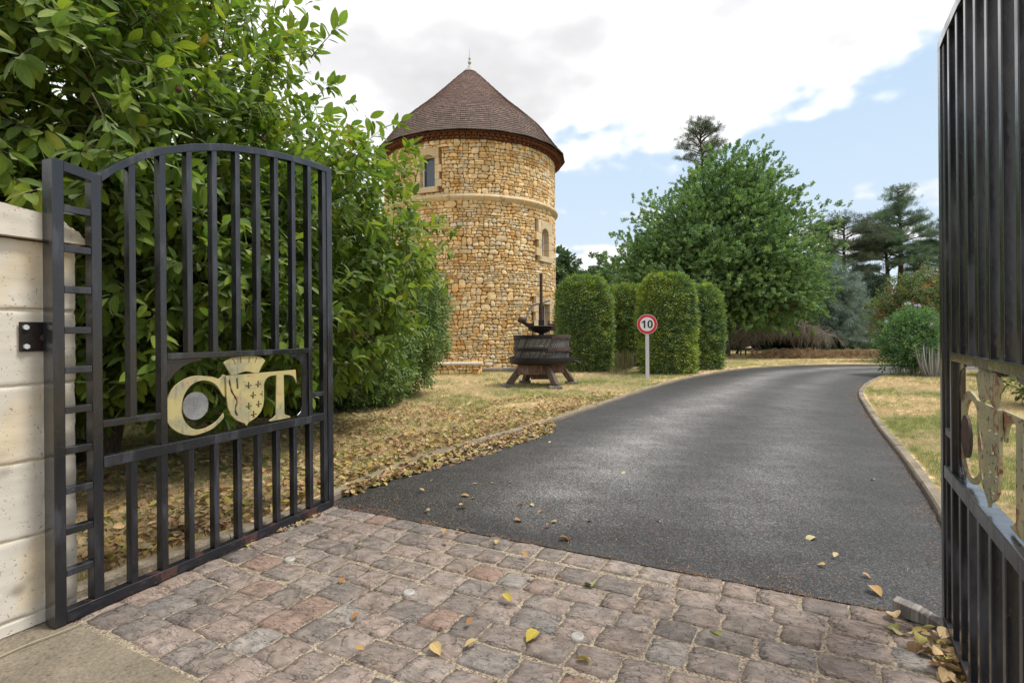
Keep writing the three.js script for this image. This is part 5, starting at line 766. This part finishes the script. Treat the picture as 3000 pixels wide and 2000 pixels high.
{ // the dead, drooping twigs under the big tree
  const t = thing('dead_branches', 'mass of bare grey drooping twigs under the broadleaf tree', 'branches', [17.0, LAWN, -36]), R = rng(611), l = [], g = tube([V(0, 0, 0), V(0.1, 0.05, 0.35), V(0.05, -0.15, 0.7), V(0, -0.5, 1.0)], (q) => 0.012 * (1 - q * 0.7), 4, 6);
  part('limb', merge([tube([V(-2.2, 0, 0), V(-1.4, 1.6, 0.1), V(0.4, 2.3, 0.3), V(2.0, 1.9, 0.3)], (q) => 0.09 - 0.06 * q, 6, 12), tube([V(1.8, 0, -0.2), V(1.5, 1.3, 0), V(2.4, 2.1, 0.3), V(3.4, 1.6, 0.3)], (q) => 0.08 - 0.05 * q, 6, 12)]), M.greyBark, t);
  for (let i = 0; i < 900; i++) { const x = -2.4 + R() * 5.8, y = 1.1 + 1.3 * Math.sin(Math.PI * clamp((x + 2.6) / 6.2, 0, 1)) * (0.6 + R() * 0.4), a = R() * 6.283; l.push({ m: basis(V(x, y, gauss(R) * 0.7), V(Math.cos(a) + 0.3, -0.35, Math.sin(a)), V(0, 1, 0), 0.7 + R() * 0.9), c: jit(lin(0.220, 0.190, 0.160), R, 0.25) }); }
  inst('twigs', g, std({ roughness: 1 }), l, t);
}
{ // dry, low mound of clipped hedge beyond the bend
  const o = { geos: sprayBroad };
  leafy({ name: 'dry_mound', label: 'low reddish-brown dry planting mound across the far lawn', cat: 'planting', seed: 621, pos: [17.4, LAWN, -29.6], lobes: [[[-2.2, 0.06, 0], [2.4, 0.26, 0.7]], [[1.6, 0.05, 0.4], [2.6, 0.22, 0.7]], [[4.6, 0.03, 0.6], [1.6, 0.16, 0.6]]], n: 5200, geos: o.geos, scale: 1.1, depth: 0.3, rough: 0.2, tone: pickTone(lin(0.36, 0.24, 0.13), lin(0.42, 0.29, 0.17), lin(0.25, 0.21, 0.09), lin(0.31, 0.19, 0.11)), lift: 0.5, crownName: 'foliage' });
  const b = thing('garden_bench', 'small dark wooden garden bench on the far lawn', 'bench', [14.6, LAWN, -33.6], 0.5);
  part('seat', rbox(-0.6, 0.6, 0.40, 0.45, -0.2, 0.2), M.darkWood, b); part('backrest', rbox(-0.6, 0.6, 0.55, 0.90, -0.25, -0.21), M.darkWood, b); for (const [x, z] of [[-0.52, 0.15], [0.52, 0.15], [-0.52, -0.2], [0.52, -0.2]]) part('leg', rbox(x - 0.03, x + 0.03, 0, z < 0 ? 0.9 : 0.40, z - 0.03, z + 0.03), M.darkWood, b);
}

// ---------------------------------------------------------------- grass, litter and fallen leaves
{
  const R = rng(711), g = (() => { const gs = [], q = rng(3); for (let i = 0; i < 7; i++) { const b = leafGeo(0.05 + q() * 0.035, 0.0042, 0.2, 0.35, 2); const a = q() * 6.28; gs.push(b.applyMatrix4(basis(V((q() - 0.5) * 0.035, 0, (q() - 0.5) * 0.035), V(Math.cos(a) * 0.8, 0.55, Math.sin(a) * 0.8), V(Math.cos(a), 0.2, Math.sin(a)), 1)).toNonIndexed()); } return mergeGeometries(gs); })();
  const l = []; const put = (x, z, s) => { if (!onLawn(x, z)) return; const n = fbm3(x * 0.55, 2, z * 0.55, 3) * 1.5 + fbm3(x * 2.4, 7, z * 2.4, 2) * 0.8, side = x > 3 + (-z - 4) * 0.55 ? 0.12 : 0.05, green = n + side + (R() - 0.5) * 0.5 > 0.20; const c = green ? (R() < 0.6 ? lin(0.217, 0.275, 0.072) : lin(0.290, 0.319, 0.102)) : (R() < 0.6 ? lin(0.60, 0.50, 0.31) : lin(0.50, 0.39, 0.22)); l.push({ m: basis(V(x, LAWN - 0.003, z), V(Math.sin(R() * 6.28), 0, Math.cos(R() * 6.28)), V((R() - 0.5) * 0.5, 1, (R() - 0.5) * 0.5), s * (0.6 + R() * 0.7) * (green ? 1.1 : 0.9)), c: jit(c, R, 0.22, 0.05) }); };
  for (let i = 0; i < 90000; i++) { const z = -2.9 - Math.pow(R(), 1.3) * 17, k = -z, x = lerp(-0.85 * k, 0.35 * k, R()); put(x, z, 0.62 + k * 0.024); }
  for (let i = 0; i < 60000; i++) { const z = -3.0 - Math.pow(R(), 1.2) * 16, k = -z, x = lerp(0.42 * k, 1.12 * k, R()); put(x, z, 0.6 + k * 0.02); }
  for (let i = 0; i < 16000; i++) { const z = -19 - R() * 26, k = -z, x = lerp(0.1 * k, 1.0 * k, R()); put(x, z, 1.3); }
  const o = inst('grass', g, ML.grass, l, scene); o.userData.label = 'short half-dry straw and green lawn grass'; o.userData.category = 'grass';
}
const fallGeos = [leafGeo(0.085, 0.062, 0.45, 0.25, 4), leafGeo(0.08, 0.055, 0.8, -0.3, 4), leafGeo(0.07, 0.058, 0.3, 0.5, 4)];
const tan = [lin(0.52, 0.36, 0.19), lin(0.46, 0.29, 0.14), lin(0.60, 0.45, 0.26), lin(0.34, 0.20, 0.10), lin(0.52, 0.38, 0.09), lin(0.40, 0.38, 0.10)];
{
  const R = rng(721), l = [[], [], []]; const put = (x, z, y, s) => l[Math.floor(R() * 2.999)].push({ m: basis(V(x, y, z), V(Math.sin(R() * 6.283), gauss(R) * 0.12, Math.cos(R() * 6.283)), V(gauss(R) * 0.35, R() < 0.25 ? -1 : 1, gauss(R) * 0.35), s * (0.55 + R() * 0.6)), c: jit(tan[Math.floor(Math.pow(R(), 1.35) * 5.999)], R, 0.25, 0.08) });
  const K = curve2(kerbLeftPts), KL = K.getLength();
  for (let i = 0; i < 8200; i++) {                                      // thick along the lawn side of the kerb, thinning towards the bush
    const s = 0.3 + Math.pow(R(), 1.2) * 11, t = s / KL, c = K.getPointAt(t), q = K.getTangentAt(t), d = 0.17 + Math.pow(R(), 1.5) * lerp(3.2, 1.4, clamp((s - 3) / 7, 0, 1)), x = c.x + q.z * d, z = c.z - q.x * d; if (s > 6 && R() < (s - 6) / 5) continue; if (d > 0.9 && fbm3(x * 0.9, 4, z * 0.9, 3) * 1.3 < (R() - 0.55) * 0.5) continue;
    put(x, z, LAWN + 0.018 + R() * 0.03, 1);
  }
  for (let i = 0; i < 1300; i++) { const s = 2.2 + R() * 4.3, t = s / KL, c = K.getPointAt(t), q = K.getTangentAt(t), wid = 0.42 * sstep(2.0, 4.2, s) * sstep(7.0, 5.6, s) + 0.04, d = -Math.pow(R(), 1.3) * wid, x = c.x + q.z * d, z = c.z - q.x * d; put(x, z, 0.02 + 0.06 * (1 + d / 0.5) * R(), 0.9); }
  for (let i = 0; i < 3000; i++) { const x = -6 + R() * 5, z = -4 - R() * 7; if (onLawn(x, z)) put(x, z, LAWN + 0.02 + R() * 0.02, 1); }
  for (let i = 0; i < 160; i++) { const [x, z] = ap(-0.02 + R() * 0.10, 0.2 + R() * 1.6); put(x, z, 0.02, 0.6); }
  for (let i = 0; i < 130; i++) { const x = 1.90 + gauss(R) * 0.06, z = -2.30 + gauss(R) * 0.12; put(x, z, 0.018 + R() * 0.03, 0.95); }
  const grp = l.map((q, i) => { const o = inst(i ? 'leaf_litter_' + String(i).padStart(3, '0') : 'leaf_litter', fallGeos[i], deadLeaf, q, scene); o.userData.label = 'drift of dry tan and yellow fallen leaves along the kerb'; o.userData.category = 'leaf litter'; o.userData.group = 'fallen leaves drifted along the kerb'; return o; });
}
{ // rusty needle litter: crumbs in the gutter, along the joint and in the cobble joints
  const R = rng(731), l = [], g = leafGeo(0.016, 0.006, 0.6, 0.4, 1); const rust = [lin(0.300, 0.120, 0.050), lin(0.380, 0.190, 0.080), lin(0.240, 0.100, 0.050), lin(0.420, 0.280, 0.150)]; const put = (x, y, z, s) => l.push({ m: basis(V(x, y, z), V(gauss(R), gauss(R) * 0.15, gauss(R)), V(gauss(R) * 0.3, 1, gauss(R) * 0.3), s * (0.5 + R() * 0.9)), c: jit(rust[Math.floor(R() * 3.999)], R, 0.25, 0.05) });
  const RL = rightEdge.getLength(); for (let i = 0; i < 5200; i++) { const s = R() * 15, c = rightEdge.getPointAt(s / RL), q = rightEdge.getTangentAt(s / RL), clump = 0.5 + 1.4 * n3(c.x * 2.2, 1, c.z * 2.2); if (R() > clump) continue; const d = -0.01 - Math.pow(R(), 2.2) * 0.20; put(c.x - q.z * d, 0.014 + R() * 0.012, c.z + q.x * d, 1.6 + s * 0.05); }
  for (let i = 0; i < 3000; i++) { const s = R() * 9, c = rightEdge.getPointAt(s / RL), q = rightEdge.getTangentAt(s / RL), d = 0.13 + Math.pow(R(), 1.6) * 1.0; put(c.x - q.z * d, LAWN + 0.02 + R() * 0.02, c.z + q.x * d, 2.4); }
  for (let i = 0; i < 2600; i++) { const a = R() * 4.3 - 0.1, [x, z] = ap(a, gauss(R) * 0.016 - 0.008); if (n3(a * 4, 2, 5) + 0.25 < R() * 0.7) continue; put(x, 0.013 + R() * 0.008, z, 1.0); }
  for (let i = 0; i < 9000; i++) { const t = Math.pow(R(), 2.2) * 0.16, s = Math.pow(R(), 1.35), a = leftEdge.getPoint(t), b = rightEdge.getPoint(t), x = lerp(a.x, b.x, s), z = lerp(a.z, b.z, s); if (fbm3(x * 1.6, 8, z * 1.6, 3) + 0.16 < R() * 0.5) continue; put(x, 0.016 + 0.035 * Math.max(0, 1 - Math.pow(2 * s - 1, 2)) * sstep(0, 0.12, t), z, 1.5); }
  for (let i = 0; i < 2200; i++) { const [x, z] = ap(R() * 4.4 - 0.1, R() * 1.9); if (n3(x * 3, 6, z * 3) < 0.12) continue; put(x, 0.008, z, 0.7); }
  const o = inst('needle_litter', g, std({ roughness: 0.9, side: THREE.DoubleSide }), l, scene); o.userData.label = 'fine rust-brown crumbs scattered over asphalt and cobble joints'; o.userData.category = 'litter';
}
{ // single leaves one can count
  const R = rng(741), mats = [[206, 178, 120], [190, 150, 92], [214, 196, 150], [172, 120, 70], [196, 176, 60], [150, 160, 60]].map((c) => phys({ map: leafTex, color: srgb(...c), roughness: 0.8, transmission: 0.2, thickness: 0, side: THREE.DoubleSide }));
  const drop = (x, z, y, label, group, s, mi) => { const m = single('fallen_leaf', fallGeos[Math.floor(R() * 2.999)], mats[mi], label, 'leaf', group); basis(V(x, y, z), V(Math.sin(R() * 6.28), gauss(R) * 0.06, Math.cos(R() * 6.28)), V(gauss(R) * 0.2, 1, gauss(R) * 0.2), s).decompose(m.position, m.quaternion, m.scale); };
  const road = [[-0.46, -4.82], [-0.39, -4.53], [-0.22, -5.22], [-0.32, -4.75], [-0.05, -5.22], [-0.78, -5.37], [-0.68, -4.42], [0.08, -4.54], [0.17, -4.5], [0.23, -4.39], [0.01, -4.18], [0.7, -5.74], [1.15, -5.53], [0.49, -6.16], [0.32, -3.82], [0.67, -5.11], [0.82, -4.87], [0.62, -4.56], [0.84, -4.46], [1.1, -4.1], [0.56, -4.14], [0.33, -4.14], [0.27, -4.06], [0.19, -6.52], [-0.38, -5.2], [-0.81, -4.97], [0.38, -7.44], [0.47, -7.12], [2.4, -9.32], [1.83, -8.83], [2.09, -3.78], [2.02, -3.44], [1.9, -3.33], [2.05, -3.21], [1.99, -3.05], [2.24, -6.4], [3.5, -6.44], [3.48, -5.25], [3.98, -8.45]];
  const big = new Set([0, 1, 2, 4, 10, 11, 12, 14, 30, 34]); const hue = ['light tan', 'ochre', 'cream', 'reddish brown', 'yellow', 'yellow-green'];
  road.forEach(([x, z], i) => { const k = i === 23 ? 4 : Math.floor(R() * 3.999), g = big.has(i); drop(x, z, 0.034, `${g ? 'large' : 'small'} ${hue[k]} curled leaf lying loose on the dark asphalt`, `${g ? 'large' : 'small'} ${hue[k]} leaves on the asphalt`, g ? 1.05 : 0.62, k); });
  const cob = [[-1.04, -3.71, 4], [-0.87, -3.34, 3], [-1.0, -3.2, 3], [-0.5, -3.9, 1], [-0.41, -3.96, 3], [-0.11, -3.77, 0], [0.09, -3.49, 1], [0.45, -3.09, 5, 1.15], [-0.02, -2.9, 4, 0.8], [0.11, -2.61, 4, 1.0], [-0.23, -2.67, 3], [-0.17, -2.53, 0, 0.8], [-0.38, -2.51, 0, 0.85], [0.33, -2.37, 4, 0.8], [-0.79, -2.79, 3], [-0.68, -2.47, 1], [0.09, -3.19, 1], [0.26, -3.17, 3], [-0.45, -3.73, 3], [0.93, -2.58, 5, 0.9], [1.86, -2.56, 0, 0.6]];
  cob.forEach(([x, z, k, s]) => drop(x, z, 0.034, `${s ? 'large' : 'small'} ${hue[k]} fallen leaf lying loose on the cobbles`, `${s ? 'large' : 'small'} ${hue[k]} leaves on the cobbles`, s ?? 0.6, k));
}
renderer.render(scene, camera);
